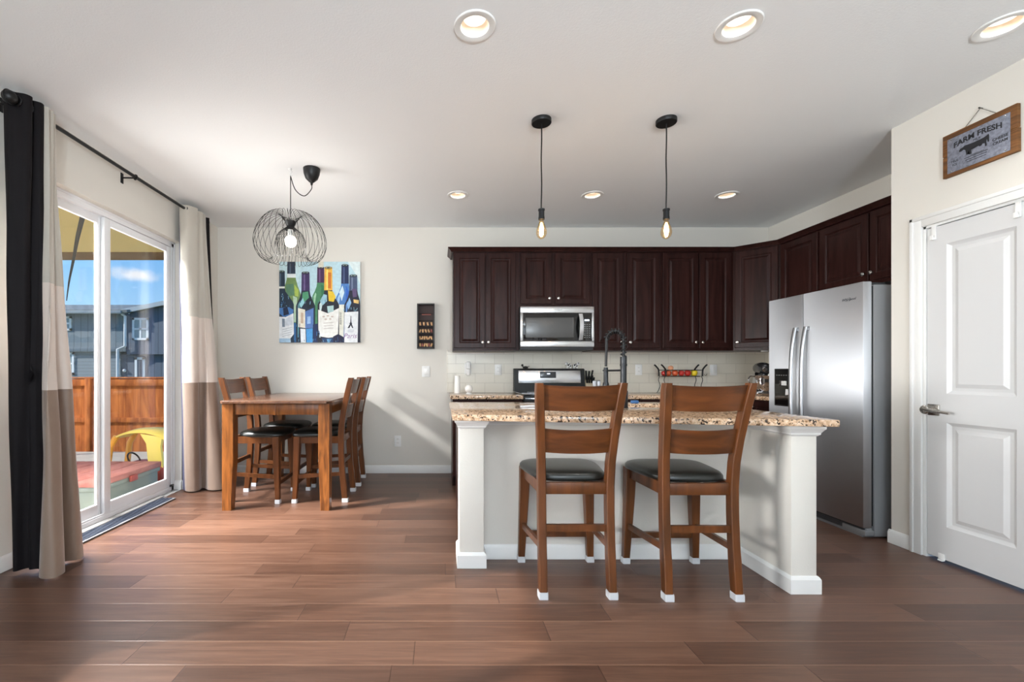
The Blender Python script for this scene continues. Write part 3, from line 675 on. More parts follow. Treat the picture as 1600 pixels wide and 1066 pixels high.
# ------------------------------------------------------------------ chairs
def chair_proto():
    t = thing('counter_chair', 'x', 'chair', (0, 0, 0), 'counter height wooden chairs')
    # side profile of rear post: z -> (y, x)
    prof = [(0, -.217, .174), (.12, -.205, .173), (.27, -.190, .173), (.42, -.181, .173), (.56, -.179, .1735), (.68, -.186, .177), (.80, -.206, .184), (.94, -.238, .194), (1.04, -.263, .202), (1.075, -.272, .205), (1.082, -.274, .2055)]
    def yx(z):
        for i in range(len(prof)-1):
            if prof[i][0] <= z <= prof[i+1][0]:
                f = (z-prof[i][0])/(prof[i+1][0]-prof[i][0]); return prof[i][1]+f*(prof[i+1][1]-prof[i][1]), prof[i][2]+f*(prof[i+1][2]-prof[i][2])
        return prof[-1][1:]
    def rect(cx, cy, z, w, d, c=.004):
        a, b = w/2, d/2
        return [(cx-a+c, cy-b, z), (cx+a-c, cy-b, z), (cx+a, cy-b+c, z), (cx+a, cy+b-c, z), (cx+a-c, cy+b, z), (cx-a+c, cy+b, z), (cx-a, cy+b-c, z), (cx-a, cy-b+c, z)]
    for s in (-1, 1):
        secs = []
        for k in range(27):
            z = .028+k*(1.082-.028)/26; y, x = yx(z); w = .040; d = .050 if z > .2 else .046+.04*z
            if k == 26: w, d = .034, .046
            secs.append(rect(s*x, y, z, w, d))
        o = obj('rear_leg', MB().loft(secs), M['chair'], t)
        c = MB(); c.loft([rect(s*.174, -.217, .0, .046, .052), rect(s*.174, -.216, .022, .047, .053), rect(s*.174, -.2155, .034, .045, .050)]); obj('felt_cap', c, M['felt'], o)
    for s in (-1, 1):
        secs = [rect(s*.205, .215, .028, .038, .038), rect(s*.199, .207, .20, .045, .045), rect(s*.192, .200, .40, .053, .053), rect(s*.188, .196, .572, .058, .058)]
        o = obj('front_leg', MB().loft(secs), M['chair'], t)
        c = MB(); c.loft([rect(s*.206, .216, 0, .044, .044), rect(s*.2055, .2155, .022, .045, .045), rect(s*.205, .215, .034, .042, .042)]); obj('felt_cap', c, M['felt'], o)
    a = MB()
    a.box(-.156, .156, -.190, -.168, .512, .572, .003); a.box(-.162, .162, .186, .208, .512, .572, .003)
    for s in (-1, 1):
        a.loft([[(s*(.166), -.165, .512), (s*(.186), -.165, .512), (s*(.186), -.165, .572), (s*.166, -.165, .572)], [(s*.178, .172, .512), (s*.200, .172, .512), (s*.200, .172, .572), (s*.178, .172, .572)]])
    obj('seat_apron', a, M['chair'], t)
    # cushion
    def outline(k=44):
        pts = []
        for i in range(k):
            th = 2*PI*i/k; c, s = math.cos(th), math.sin(th); ex = .42
            x = math.copysign(abs(c)**ex, c); y = math.copysign(abs(s)**ex, s)
            yy = .045+y*.205; f = (yy+.16)/.41
            hw = .162+(.236-.162)*max(0, min(1, f))**.55
            yy += .018*(1-x*x)*(1 if y > 0 else 0)
            pts.append((x*hw, yy))
        return pts
    O = outline(); cx, cy = 0, .045
    lay = [(.568, .95), (.572, .985), (.582, 1.0), (.594, .992), (.606, .95), (.614, .86), (.6195, .68), (.6225, .42), (.623, .08)]
    secs = [[(cx+(x-cx)*s, cy+(y-cy)*s, z) for x, y in O] for z, s in lay]
    obj('seat_cushion', MB().loft(secs), M['leather'], t, ang=60)
    def slat(z0, z1, bow, th=.020):
        n = 17; secs = []
        for i in range(n):
            u = -1+2*i/(n-1); sec = []
            for z, e in ((z0, -1), (z1, -1), (z1, 1), (z0, 1)):
                y, x = yx(z); dz = (.008*(u*u-1) if z == z1 else .004*(u*u-1))
                sec.append((u*(x-.016), y-bow*(1-u*u)+e*th/2+.004, z+dz))
            secs.append(sec)
        return MB().loft(secs)
    obj('back_slat', slat(.945, 1.073, .022), M['slat'], t, ang=30); obj('back_slat', slat(.728, .852, .022), M['slat'], t, ang=30)
    def stretch(p0, p1, w, h):
        p0, p1 = Vector(p0), Vector(p1); d = (p1-p0).normalized(); sd = d.cross(Vector((0, 0, 1))).normalized()*w/2; up = Vector((0, 0, h/2))
        return MB().loft([[p-sd-up, p+sd-up, p+sd+up, p-sd+up] for p in (p0, p1)])
    obj('stretcher', stretch((-.160, -.187, .342), (.160, -.187, .342), .02, .034), M['chair'], t)
    obj('stretcher', stretch((-.185, .210, .168), (.185, .210, .168), .02, .034), M['chair'], t)
    for s in (-1, 1):
        obj('stretcher', stretch((s*.173, -.185, .245), (s*.199, .200, .225), .018, .032), M['chair'], t)
    return t
ch = chair_proto()
ch['label'] = 'left bar stool chair at the island, back toward the viewer'; ch.location = (.690, 2.471, 0)
dup(ch, (1.308, 2.452, 0), 0, 'right bar stool chair at the island, nearest the short wing wall')
RX, LX = -1.045, -1.615
dup(ch, (RX, 4.085, 0), PI/2, 'dining chair on the right side of the table, nearer the viewer')
dup(ch, (RX+.01, 4.62, 0), PI/2+.03, 'dining chair on the right side of the table, by the back wall')
dup(ch, (LX, 4.07, 0), -PI/2, 'dining chair on the left side of the table, nearer the viewer')
dup(ch, (LX-.01, 4.62, 0), -PI/2-.02, 'dining chair on the left side of the table, by the back wall')

# ------------------------------------------------------------------ dining table
def table():
    x0, x1, y0, y1, h = -1.795, -.885, 3.615, 4.93, .900
    t = thing('dining_table', 'square-legged counter height wooden dining table with four chairs', 'table', ((x0+x1)/2, (y0+y1)/2, 0))
    m = MB(); c = .035
    poly = [(x0+c, y0), (x1-c, y0), (x1, y0+c), (x1, y1-c), (x1-c, y1), (x0+c, y1), (x0, y1-c), (x0, y0+c)]
    def ins(d): return [(x+(d if x < -1.3 else -d), y+(d if y < 4.2 else -d)) for x, y in poly]
    m.loft([[(x, y, z) for x, y in ins(d)] for z, d in ((.874, .006), (.878, 0), (.892, 0), (.898, .004), (.900, .010))]); obj('tabletop', m, M['tabletop'], t)
    ax0, ax1, ay0, ay1 = x0+.012, x1-.02, y0+.04, y1-.04; lw = .092
    a = MB(); a.box(ax0+lw, ax1-lw, ay0+.014, ay0+.036, .782, .874, .002); a.box(ax0+lw, ax1-lw, ay1-.036, ay1-.014, .782, .874, .002)
    a.box(ax0+.014, ax0+.036, ay0+lw, ay1-lw, .782, .874, .002); a.box(ax1-.036, ax1-.014, ay0+lw, ay1-lw, .782, .874, .002)
    obj('apron', a, M['table'], t)
    k = MB(); k.box(-1.372, -1.345, ay0+.008, ay0+.030, .780, .874, .002); obj('apron_block', k, M['table'], t)
    for sx in (0, 1):
        for sy in (0, 1):
            cx0 = ax0 if not sx else ax1-lw; cy0 = ay0 if not sy else ay1-lw
            secs = []
            for z, q in ((0, .018), (.30, .006), (.42, 0), (.874, 0)):
                X0, X1 = (cx0, cx0+lw-q) if not sx else (cx0+q, cx0+lw); Y0, Y1 = (cy0, cy0+lw-q) if not sy else (cy0+q, cy0+lw)
                e = .003; secs.append([(X0+e, Y0, z), (X1-e, Y0, z), (X1, Y0+e, z), (X1, Y1-e, z), (X1-e, Y1, z), (X0+e, Y1, z), (X0, Y1-e, z), (X0, Y0+e, z)])
            obj('table_leg', MB().loft(secs), M['table'], t)
table()

# ------------------------------------------------------------------ island
IZ = .900; IT = .034
PY_L, PY_R = 2.597, 2.297
def island():
    t = thing('kitchen_island', 'cream island base with square corner pier, wing wall and white trim', 'island', (1.0, 2.9, 0))
    w = MB(); w.box(.2, 1.86, 2.72, 2.82, 0, IZ-IT); obj('knee_wall', w, M['island_wall'], t, smooth=False)
    w = MB(); w.box(.111, .2526, PY_L, 2.82, 0, IZ-IT, .004); obj('pier', w, M['island_wall'], t)
    w = MB(); w.box(1.80, 1.93, PY_R, 3.40, 0, IZ-IT, .004); obj('wing_wall', w, M['island_wall'], t)
    def cap(x0, x1, y0, y1):
        m = MB(); secs = []
        for z, q in ((.806, .002), (.816, .012), (.822, .012), (.836, .020), (.846, .028), (IZ-IT-.001, .028)):
            secs.append([(x0-q, y0-q, z), (x1+q, y0-q, z), (x1+q, y1+q, z), (x0-q, y1+q, z)])
        return m.loft(secs)
    obj('pier_cap', cap(.111, .2526, PY_L, 2.70), M['trim'], t, ang=25)
    obj('wing_cap', cap(1.80, 1.93, PY_R, 3.395), M['trim'], t, ang=25)
    f = MB(); f.box(.2526, 1.80, 2.705, 2.72, .815, IZ-IT-.001, .002); obj('fascia_board', f, M['trim'], t)
    b = MB(); q = .014
    def band(x0, x1, y0, y1):
        b.loft([[(x0, y0, z), (x1, y0, z), (x1, y1, z), (x0, y1, z)] for z in (0.001, .074)]+[[(x0+s, y0+s, z), (x1-s, y0+s, z), (x1-s, y1-s, z), (x0+s, y1-s, z)] for s, z in ((.006, .085), (.011, .09))])
    band(.111-q, .2526+q, PY_L-q, 2.80); band(1.80-q, 1.93+q, PY_R-q, 3.40); base_prof(b, (.2526, 2.72), (1.80, 2.72), (0, -1))
    obj('baseboard', b, M['trim'], t, ang=25)
    o = MB(); o.box(.106, .111, 2.63, 2.70, .38, .495, .002); obj('outlet_plate', o, M['white'], t)
island()
# granite top with sink cut-out
def island_top():
    front = [(.067, 2.475), (1.955, 2.190)]; bk = 3.46; x0, x1 = .067, 1.955
    hx0, hx1, hy0, hy1 = .86, 1.62, 2.955, 3.30
    z0, z1 = IZ-IT, IZ
    m = MB()
    def fy(x): return front[0][1]+(x-x0)/(x1-x0)*(front[1][1]-front[0][1])
    xs = [x0, hx0, hx1, x1]
    for z, flip in ((z1, 0), (z0, 1)):
        for i in range(3):
            a, c = xs[i], xs[i+1]
            m.add([(a, fy(a), z), (c, fy(c), z), (c, hy0, z), (a, hy0, z)], [(0, 1, 2, 3)])
            m.add([(a, hy1, z), (c, hy1, z), (c, bk, z), (a, bk, z)], [(0, 1, 2, 3)])
            if i != 1: m.add([(a, hy0, z), (c, hy0, z), (c, hy1, z), (a, hy1, z)], [(0, 1, 2, 3)])
    per = [(x0, fy(x0)), (hx0, fy(hx0)), (hx1, fy(hx1)), (x1, fy(x1)), (x1, hy0), (x1, hy1), (x1, bk), (hx1, bk), (hx0, bk), (x0, bk), (x0, hy1), (x0, hy0)]
    for i in range(len(per)):
        a, c = per[i], per[(i+1) % len(per)]; m.add([(*a, z0), (*c, z0), (*c, z1), (*a, z1)], [(0, 1, 2, 3)])
    hp = [(hx0, hy0), (hx1, hy0), (hx1, hy1), (hx0, hy1)]
    for i in range(4):
        a, c = hp[i], hp[(i+1) % 4]; m.add([(*a, z0), (*c, z0), (*c, z1), (*a, z1)], [(0, 1, 2, 3)])
    bmesh.ops.remove_doubles(m.bm, verts=m.bm.verts[:], dist=1e-5)
    ed = [e for e in m.bm.edges if len(e.link_faces) == 2 and abs(e.link_faces[0].normal.dot(e.link_faces[1].normal)) < .5]
    bmesh.ops.recalc_face_normals(m.bm, faces=m.bm.faces[:])
    bmesh.ops.bevel(m.bm, geom=ed, offset=.004, segments=2, profile=.5, affect='EDGES')
    solo('island_countertop', m, M['gran'], 'long speckled granite countertop on the kitchen island', 'countertop', (1.0, 2.9, z0), ang=30)
    s = MB(); d = .19
    s.loft([[(hx0-.01, hy0-.01, z0-.001), (hx1+.01, hy0-.01, z0-.001), (hx1+.01, hy1+.01, z0-.001), (hx0-.01, hy1+.01, z0-.001)], [(hx0+.002, hy0+.002, z0-.004), (hx1-.002, hy0+.002, z0-.004), (hx1-.002, hy1-.002, z0-.004), (hx0+.002, hy1-.002, z0-.004)],
            [(hx0+.02, hy0+.02, z0-d), (hx1-.02, hy0+.02, z0-d), (hx1-.02, hy1-.02, z0-d), (hx0+.02, hy1-.02, z0-d)]])
    solo('kitchen_sink', s, M['steel'], 'steel undermount sink set into the island countertop', 'sink', (1.24, 3.12, z0-d), smooth=False)
island_top()

KNOB = [(.004, 0), (.0075, .002), (.006, .010), (.0145, .016), (.016, .022), (.012, .027), (.003, .029)]
def cab_door(parent, Mx, w, h, knob=None, fw=.058, mtl=None):
    t = .020
    m = MB(); m.rings(w, h, [(0, 0), (0, t-.004), (.004, t), (fw-.008, t), (fw, t-.003), (fw+.004, t-.009), (fw+.014, t-.010), (fw+.034, t-.003), (fw+.038, t-.003)], Mx)
    d = obj('cabinet_door', m, mtl or M['cab'], parent, ang=18)
    if knob:
        k = MB(); kx, kz = knob; k.lathe(KNOB, n=18, Mx=Mx @ Matrix.Translation((kx, kz, t))); obj('knob', k, M['nickel'], d)
    return d
def island_cabinet():
    t = thing('island_cabinet', 'dark espresso base cabinets on the kitchen side of the island', 'cabinet', (.95, 3.12, 0))
    m = MB(); m.box(.118, .855, 2.822, 3.40, .10, IZ-IT-.001); m.box(1.625, 1.798, 2.822, 3.40, .10, IZ-IT-.001); m.box(.855, 1.625, 2.822, 3.40, .10, .62); m.box(.855, 1.625, 3.37, 3.40, .62, IZ-IT-.001); m.box(.14, 1.78, 2.84, 3.33, 0.001, .10)
    obj('body', m, M['cab'], t, smooth=False)
    for i in range(4):
        cab_door(t, F((1.79-i*.417, 3.401, .115), (-1, 0, 0), (0, 0, 1)), .405, .735, (.37 if i % 2 == 0 else .035, .68))
island_cabinet()

def faucet():
    bx, by = 1.188, 2.905
    t = thing('kitchen_faucet', 'tall spring-neck pull-down faucet in dark steel behind the left stool', 'faucet', (bx, by, IZ))
    b = MB(); b.lathe([(.030, .001), (.030, .004), (.027, .008), (.027, .105), (.0265, .112), (.020, .116)], (bx, by, IZ), 24)
    b.cyl((bx, by, IZ+.11), (bx, by, IZ+.280), .0195, n=20); b.lathe([(.0215, .272), (.0225, .276), (.0225, .284), (.0205, .288)], (bx, by, IZ), 20)
    b.cyl((bx, by, IZ+.285), (bx, by, IZ+.332), .0205, n=20)
    obj('body', b, M['dsteel'], t)
    h = MB(); h.cyl((bx-.02, by, IZ+.06), (bx-.058, by, IZ+.062), .013); h.tube([(bx-.052, by, IZ+.06), (bx-.060, by, IZ+.10), (bx-.066, by, IZ+.145)], .006, 8); obj('lever', h, M['dsteel'], t)
    # neck path: up, arch over to the left and away, down
    end = Vector((bx-.092, by+.05, 0)); pts = []
    zt = IZ+.445; R = .046
    c = Vector((bx-.046, by+.025, 0)); dr = Vector((-.046, .025, 0))
    for k in range(6): pts.append(Vector((bx, by, IZ+.33+k*(zt-IZ-.33)/6)))
    for k in range(13):
        a = PI*k/12; pts.append(c-dr*math.cos(a)+Vector((0, 0, zt+.058*math.sin(a))))
    hose = pts+[Vector((end.x, end.y, zt-.02)), Vector((end.x, end.y, zt-.05))]
    n = MB(); n.tube(hose, .009, 10); n.tube([(end.x, end.y, zt-.03), (end.x-.004, end.y, IZ+.27)], .0085, 10); obj('hose', n, M['bmet'], t)
    H_ = catmull(pts, 240); sp = []
    up = Vector((-.025, -.046, 0)).normalized()
    for i, p in enumerate(H_):
        tg = (H_[min(i+1, 239)]-H_[max(i-1, 0)]).normalized(); a = up-tg*up.dot(tg); a.normalize(); bb = tg.cross(a); th = i/239*2*PI*14
        sp.append(p+(a*math.cos(th)+bb*math.sin(th))*.0155)
    s = MB(); s.tube(sp, .0046, 6); obj('spring', s, M['dsteel'], t)
    w = MB(); w.lathe([(.011, .265), (.0135, .262), (.0135, .255), (.0145, .25), (.0145, .17), (.020, .155), (.021, .135), (.018, .130)], (end.x-.004, end.y, IZ), 18); obj('spray_head', w, M['dsteel'], t)
    a = MB(); a.tube([(bx, by, IZ+.245), (end.x-.004, end.y, IZ+.243)], .0065, 8); a.torus((end.x-.004, end.y, IZ+.243), .017, .0045, 18, 6); obj('support_arm', a, M['dsteel'], t)
faucet()
m = MB(); m.box(1.40, 1.452, 2.925, 2.948, IZ+.0005, IZ+.02, .004)
m2 = MB(); m2.box(1.42, 1.47, 3.315, 3.35, IZ+.0005, IZ+.022, .005); solo('dish_sponge', m2, M['sponge'], 'blue dish sponge behind the island sink', 'sponge', (1.445, 3.33, IZ)); m.bm.free()

# ------------------------------------------------------------------ wall cabinets
UZ0, UZ1, UF = 1.352, 2.385, 4.672
def upper(x0, x1, z0, label, knobs, doors):
    t = thing('wall_cabinet', label, 'cabinet', ((x0+x1)/2, UF, z0), 'upper kitchen cabinets')
    m = MB(); m.box(x0+.0005, x1-.0005, UF, YB-.001, z0, UZ1); obj('body', m, M['cab'], t, smooth=False)
    for (a, b), k in zip(doors, knobs):
        h = 2.368-(z0+.028); cab_door(t, back(a, UF-.0005, z0+.028), b-a, h, k and ((b-a-.026 if k == 'r' else .026), .058))
    return t
def dx(p): return (p-688)/700*4.655
upper(.133, .819, UZ0, 'two-door espresso wall cabinet at the left end of the row', 'rl', [(dx(710), dx(757.7)), (dx(759), dx(806))])
upper(.819, 1.581, 1.808, 'short two-door espresso cabinet above the microwave', 'rl', [(dx(814), dx(862)), (dx(868), dx(922))])
upper(1.581, 2.300, UZ0, 'two-door espresso wall cabinet right of the microwave', 'rl', [(dx(926), dx(974)), (dx(980), dx(1031))])
upper(2.300, 3.054, UZ0, 'two-door espresso wall cabinet beside the corner cabinet', 'rl', [(dx(1036), dx(1090.5)), (dx(1093), dx(1142))])
XF = 3.336
def corner_cab():
    t = thing('wall_cabinet', 'angled espresso corner wall cabinet with one door', 'cabinet', (3.3, 4.6, UZ0), 'upper kitchen cabinets')
    pl = [(3.0545, UF), (XF, 4.39), (XR-.001, 4.39), (XR-.001, YB-.001), (3.0545, YB-.001)]
    m = MB(); m.prism(pl, UZ0, UZ1); obj('body', m, M['cab'], t, smooth=False)
    u = Vector((XF-3.0545, 4.39-UF, 0)); L_ = u.length; un = u.normalized(); o = Vector((3.0545, UF, 0))+un*.018; n = un.cross(Vector((0, 0, 1)))
    cab_door(t, F((o.x+n.x*-.0005, o.y+n.y*-.0005, UZ0+.028), un, (0, 0, 1)), L_-.036, 2.368-UZ0-.028, (.026, .058))
corner_cab()
def right_cab(y0, y1, z0, label, doors):
    t = thing('wall_cabinet', label, 'cabinet', (XF+.16, (y0+y1)/2, z0), 'upper kitchen cabinets')
    m = MB(); m.box(XF, XR-.001, y0+.0005, y1-.0005, z0, UZ1); obj('body', m, M['cab'], t, smooth=False)
    for ya, yb, k in doors:
        cab_door(t, right(XF+.0005, yb, z0+.028), yb-ya, 2.368-z0-.028, k and ((yb-ya-.026 if k == 'r' else .026), .058))
right_cab(3.935, 4.389, UZ0, 'single-door espresso wall cabinet on the right wall, left of the refrigerator', [(3.945, 4.37, 'l')])
right_cab(3.02, 3.935, 1.81, 'two-door espresso cabinet above the refrigerator', [(3.475, 3.918, 'r'), (3.03, 3.462, 'l')])
# crown moulding along the tops
def crown():
    pth = [(.133, YB-.002), (.133, UF), (3.0545, UF), (XF, 4.39), (XF, 3.02)]
    nrm = []
    pts = [Vector((*p, 0)) for p in pth]
    for i in range(len(pts)):
        ds = []
        if i > 0: ds.append((pts[i]-pts[i-1]).normalized())
        if i < len(pts)-1: ds.append((pts[i+1]-pts[i]).normalized())
        ns = [Vector((d.y, -d.x, 0)) for d in ds]
        ns = [n if n.length else n for n in ns]
        n = sum(ns, Vector()); n.normalize(); n = n/max(.3, n.dot(ns[0])); nrm.append(n)
    # outward must face the room (first leg runs toward -Y, outward is -X)
    sgn = 1 if nrm[0].x < 0 else -1
    pr = [(-.02, 2.380), (.021, 2.380), (.024, 2.386), (.030, 2.396), (.042, 2.405), (.050, 2.412), (.054, 2.416), (.054, 2.422), (-.02, 2.422)]
    m = MB(); m.loft([[p+n*sgn*a+Vector((0, 0, z)) for a, z in pr] for p, n in zip(pts, nrm)])
    solo('crown_molding', m, M['cab'], 'dark crown molding running along the tops of the wall cabinets', 'molding', (1.6, UF, 2.38), ang=25)
crown()
m = MB(); m.lathe([(.03, 0), (.033, -.004), (.03, -.012)], (3.33, 4.60, UZ0-.0005), 20)
solo('puck_light', m, M['white'], 'small white puck light under the corner wall cabinet', 'light', (3.33, 4.6, UZ0-.012))

# ------------------------------------------------------------------ base cabinets, counters, splash
BZ = .900; BF = 4.385
def base_cab(x0, x1, label):
    t = thing('base_cabinet', label, 'cabinet', ((x0+x1)/2, BF, 0), 'lower kitchen cabinets')
    m = MB(); m.box(x0, x1, BF, YB-.001, .10, BZ-.035); m.box(x0+.001, x1, BF+.07, YB-.001, 0.001, .10); obj('body', m, M['cab'], t, smooth=False)
    n = max(1, round((x1-x0)/.4)); w = (x1-x0)/n
    for i in range(n):
        xa = x0+i*w+.008
        d = MB(); d.rings(w-.016, .135, [(0, 0), (0, .016), (.004, .02), (.03, .02)], back(xa, BF-.0005, .715)); o = obj('drawer', d, M['cab'], t, ang=18)
        k = MB(); k.lathe(KNOB, n=16, Mx=back(xa+w/2-.008, BF-.0205, .782)); obj('knob', k, M['nickel'], o)
        cab_door(t, back(xa, BF-.0005, .115), w-.016, .585, (w-.045 if i % 2 == 0 else .03, .53))
base_cab(.120, .806, 'espresso base cabinet left of the stove')
base_cab(1.586, 3.02, 'espresso base cabinets right of the stove, behind the island')
t = thing('base_cabinet', 'espresso base cabinet on the right wall beside the refrigerator', 'cabinet', (3.35, 4.3, 0), 'lower kitchen cabinets')
m = MB(); m.box(3.045, XR-.001, 3.965, 4.36, .10, BZ-.035); m.box(3.11, XR-.001, 3.965, 4.36, .001, .1); obj('body', m, M['cab'], t, smooth=False)
cab_door(t, right(3.0455, 4.35, .115), .375, .735, (.03, .68))
def counter(name, polys, label, loc):
    m = MB()
    for p in polys: m.prism(p, BZ-.034, BZ)
    bmesh.ops.recalc_face_normals(m.bm, faces=m.bm.faces[:])
    bmesh.ops.bevel(m.bm, geom=[e for e in m.bm.edges], offset=.004, segments=2, profile=.5, affect='EDGES')
    solo(name, m, M['gran'], label, 'countertop', loc, ang=30)
counter('countertop', [[(.098, 4.355), (.808, 4.355), (.808, YB-.014), (.098, YB-.014)]], 'short granite countertop left of the stove', (.45, 4.68, BZ-.034))
counter('countertop', [[(1.584, 4.355), (3.02, 4.355), (3.02, 3.955), (XR-.014, 3.955), (XR-.014, YB-.014), (1.584, YB-.014)]], 'granite corner countertop right of the stove', (2.6, 4.68, BZ-.034))
m = MB(); m.box(.086, XR-.001, YB-.0125, YB-.0005, BZ-.0, 1.351); m.box(XR-.0125, XR-.0005, 3.955, YB-.0125, BZ, 1.351); m.box(.074, .086, YB-.010, YB-.0005, BZ, 1.372, .002)
struct('wall_backsplash', m, M['tile'], smooth=False)

# ------------------------------------------------------------------ microwave
def microwave():
    x0, x1, z0, z1, yf = .8215, 1.5785, 1.388, 1.803, 4.595
    t = thing('microwave', 'stainless over-the-range microwave below the short cabinet', 'microwave', ((x0+x1)/2, yf, z0-.03))
    b = MB(); b.box(x0+.003, x1-.003, yf+.02, YB-.014, z0-.030, z1-.001, .004); obj('body', b, M['dgrey'], t)
    f = MB(); w, h = x1-x0, z1-z0; gx0, gx1, gz0, gz1 = .027, w-.024, .060, h-.066
    f.box(x0, x1, yf, yf+.022, z1-.066, z1, .004); f.box(x0, x1, yf, yf+.022, z0, z0+.060, .004)
    f.box(x0, x0+gx0, yf, yf+.022, z0+.05, z1-.06, .003); f.box(x1-.024, x1, yf, yf+.022, z0+.05, z1-.06, .003); obj('front_frame', f, M['steelh'], t)
    g = MB(); g.box(x0+gx0, x0+.62, yf+.003, yf+.02, z0+gz0, z0+gz1, .003); o = obj('door_glass', g, M['bgloss'], t)
    v = MB(); v.box(x0+.05, x0+.545, yf+.0015, yf+.004, z0+.095, z0+gz1-.045, .008, seg=3); obj('window_mesh', v, mat('oven_mesh', (84, 84, 84), .25), o)
    p = MB(); p.box(x0+.622, x0+gx1, yf+.002, yf+.02, z0+gz0, z0+gz1, .003); o = obj('control_panel', p, M['bgloss'], t)
    d = MB(); d.box(x0+.658, x0+.708, yf+.0005, yf+.003, z0+.265, z0+.283); obj('clock', d, M['display'], o)
    for r in range(7):
        k = MB()
        for c in range(3): k.box(x0+.655+c*.024, x0+.667+c*.024, yf+.0008, yf+.003, z0+.095+r*.022, z0+.101+r*.022)
        obj('button', k, M['keys'], o)
    hd = MB(); n = 13; secs = []
    for i in range(n):
        u = -1+2*i/(n-1); zc = z0+.205+u*.134; bow = .042*(1-u*u)+.006
        secs.append([(x0+.600, yf-bow-.008, zc), (x0+.632, yf-bow-.008, zc), (x0+.636, yf-bow, zc), (x0+.632, yf-bow+.008, zc), (x0+.600, yf-bow+.008, zc), (x0+.596, yf-bow, zc)])
    hd.loft(secs); hd.box(x0+.602, x0+.630, yf-.008, yf+.006, z0+.072, z0+.092); hd.box(x0+.602, x0+.630, yf-.008, yf+.006, z0+.318, z0+.338)
    obj('handle', hd, M['fsteel2'], t)
    u = MB(); u.box(x0+.04, x1-.06, yf+.04, yf+.2, z0-.033, z0-.029); obj('vent_grille', u, M['black'], t)
    text('logo', 'Whirlpool', .022, M['logo'], t, back((x0+x1)/2, yf-.0006, z1-.034), shear=.2)
microwave()

# ------------------------------------------------------------------ stove
def stove():
    x0, x1 = .811, 1.581
    t = thing('stove', 'freestanding stainless range with black glass cooktop and rear control panel', 'stove', ((x0+x1)/2, 4.65, 0))
    b = MB(); b.box(x0, x1, 4.37, YB-.015, .012, .895, .004); obj('body', b, M['black'], t)
    c = MB(); c.box(x0-.0, x1+.0, 4.33, 4.92, .901, .918, .005); obj('cooktop', c, M['bgloss'], t)
    r = MB()
    for cx, cy, rr in ((1.0, 4.5, .1), (1.39, 4.5, .075), (1.0, 4.76, .075), (1.39, 4.76, .1)): r.torus((cx, cy, .9182), rr, .0012, 36, 4)
    obj('burner_ring', r, M['keys'], t)
    d = MB(); d.box(x0+.004, x1-.004, 4.335, 4.37, .21, .80, .006); o = obj('oven_door', d, M['steelh'], t)
    w = MB(); w.box(x0+.12, x1-.12, 4.332, 4.337, .36, .64, .002); obj('oven_window', w, M['bgloss'], o)
    h = MB(); h.cyl((x0+.06, 4.285, .765), (x1-.06, 4.285, .765), .012, n=14); h.cyl((x0+.09, 4.285, .765), (x0+.09, 4.34, .765), .008); h.cyl((x1-.09, 4.285, .765), (x1-.09, 4.34, .765), .008); obj('oven_handle', h, M['chrome'], o)
    f = MB(); f.box(x0+.002, x1-.002, 4.335, 4.37, .805, .898, .004); obj('front_panel', f, M['black'], t)
    e = MB(); e.box(x0+.01, x1-.01, 4.328, 4.336, .868, .876, .002); obj('edge_trim', e, M['chrome'], t)
    q = MB(); q.box(x0+.004, x1-.004, 4.336, 4.37, .02, .20, .004); obj('storage_drawer', q, M['steelh'], t)
    # backguard, leaning slightly back
    sec = lambda x: [(x, 4.895, .918), (x, 4.985, .918), (x, 4.985, 1.168), (x, 4.935, 1.168), (x, 4.915, 1.155)]
    g = MB(); g.loft([sec(x0), sec(x1)]); o = obj('backguard', g, M['black'], t)
    n = Vector((0, -.237, -.02)).normalized(); up = Vector((0, .02, .237)).normalized()
    Mx = F((x0+.045, 4.8950, .918), (1, 0, 0), up)
    s = MB(); s.box(0, x1-x0-.09, .092, .228, 0, .006, .002, Mx=Mx); obj('steel_panel', s, M['steelh'], o)
    p = MB(); p.box(.235, .410, .146, .214, .005, .009, .002, Mx=Mx); obj('display_panel', p, mat('range_display', (58, 62, 66), .2), o)
    k = MB(); k.box(.312, .345, .186, .199, .0088, .0098, Mx=Mx); obj('clock_digits', k, M['display'], o)
    text('logo', 'Whirlpool', .018, M['logo'], o, Mx @ Matrix.Translation((.322, .118, .0068)), shear=.2)
stove()

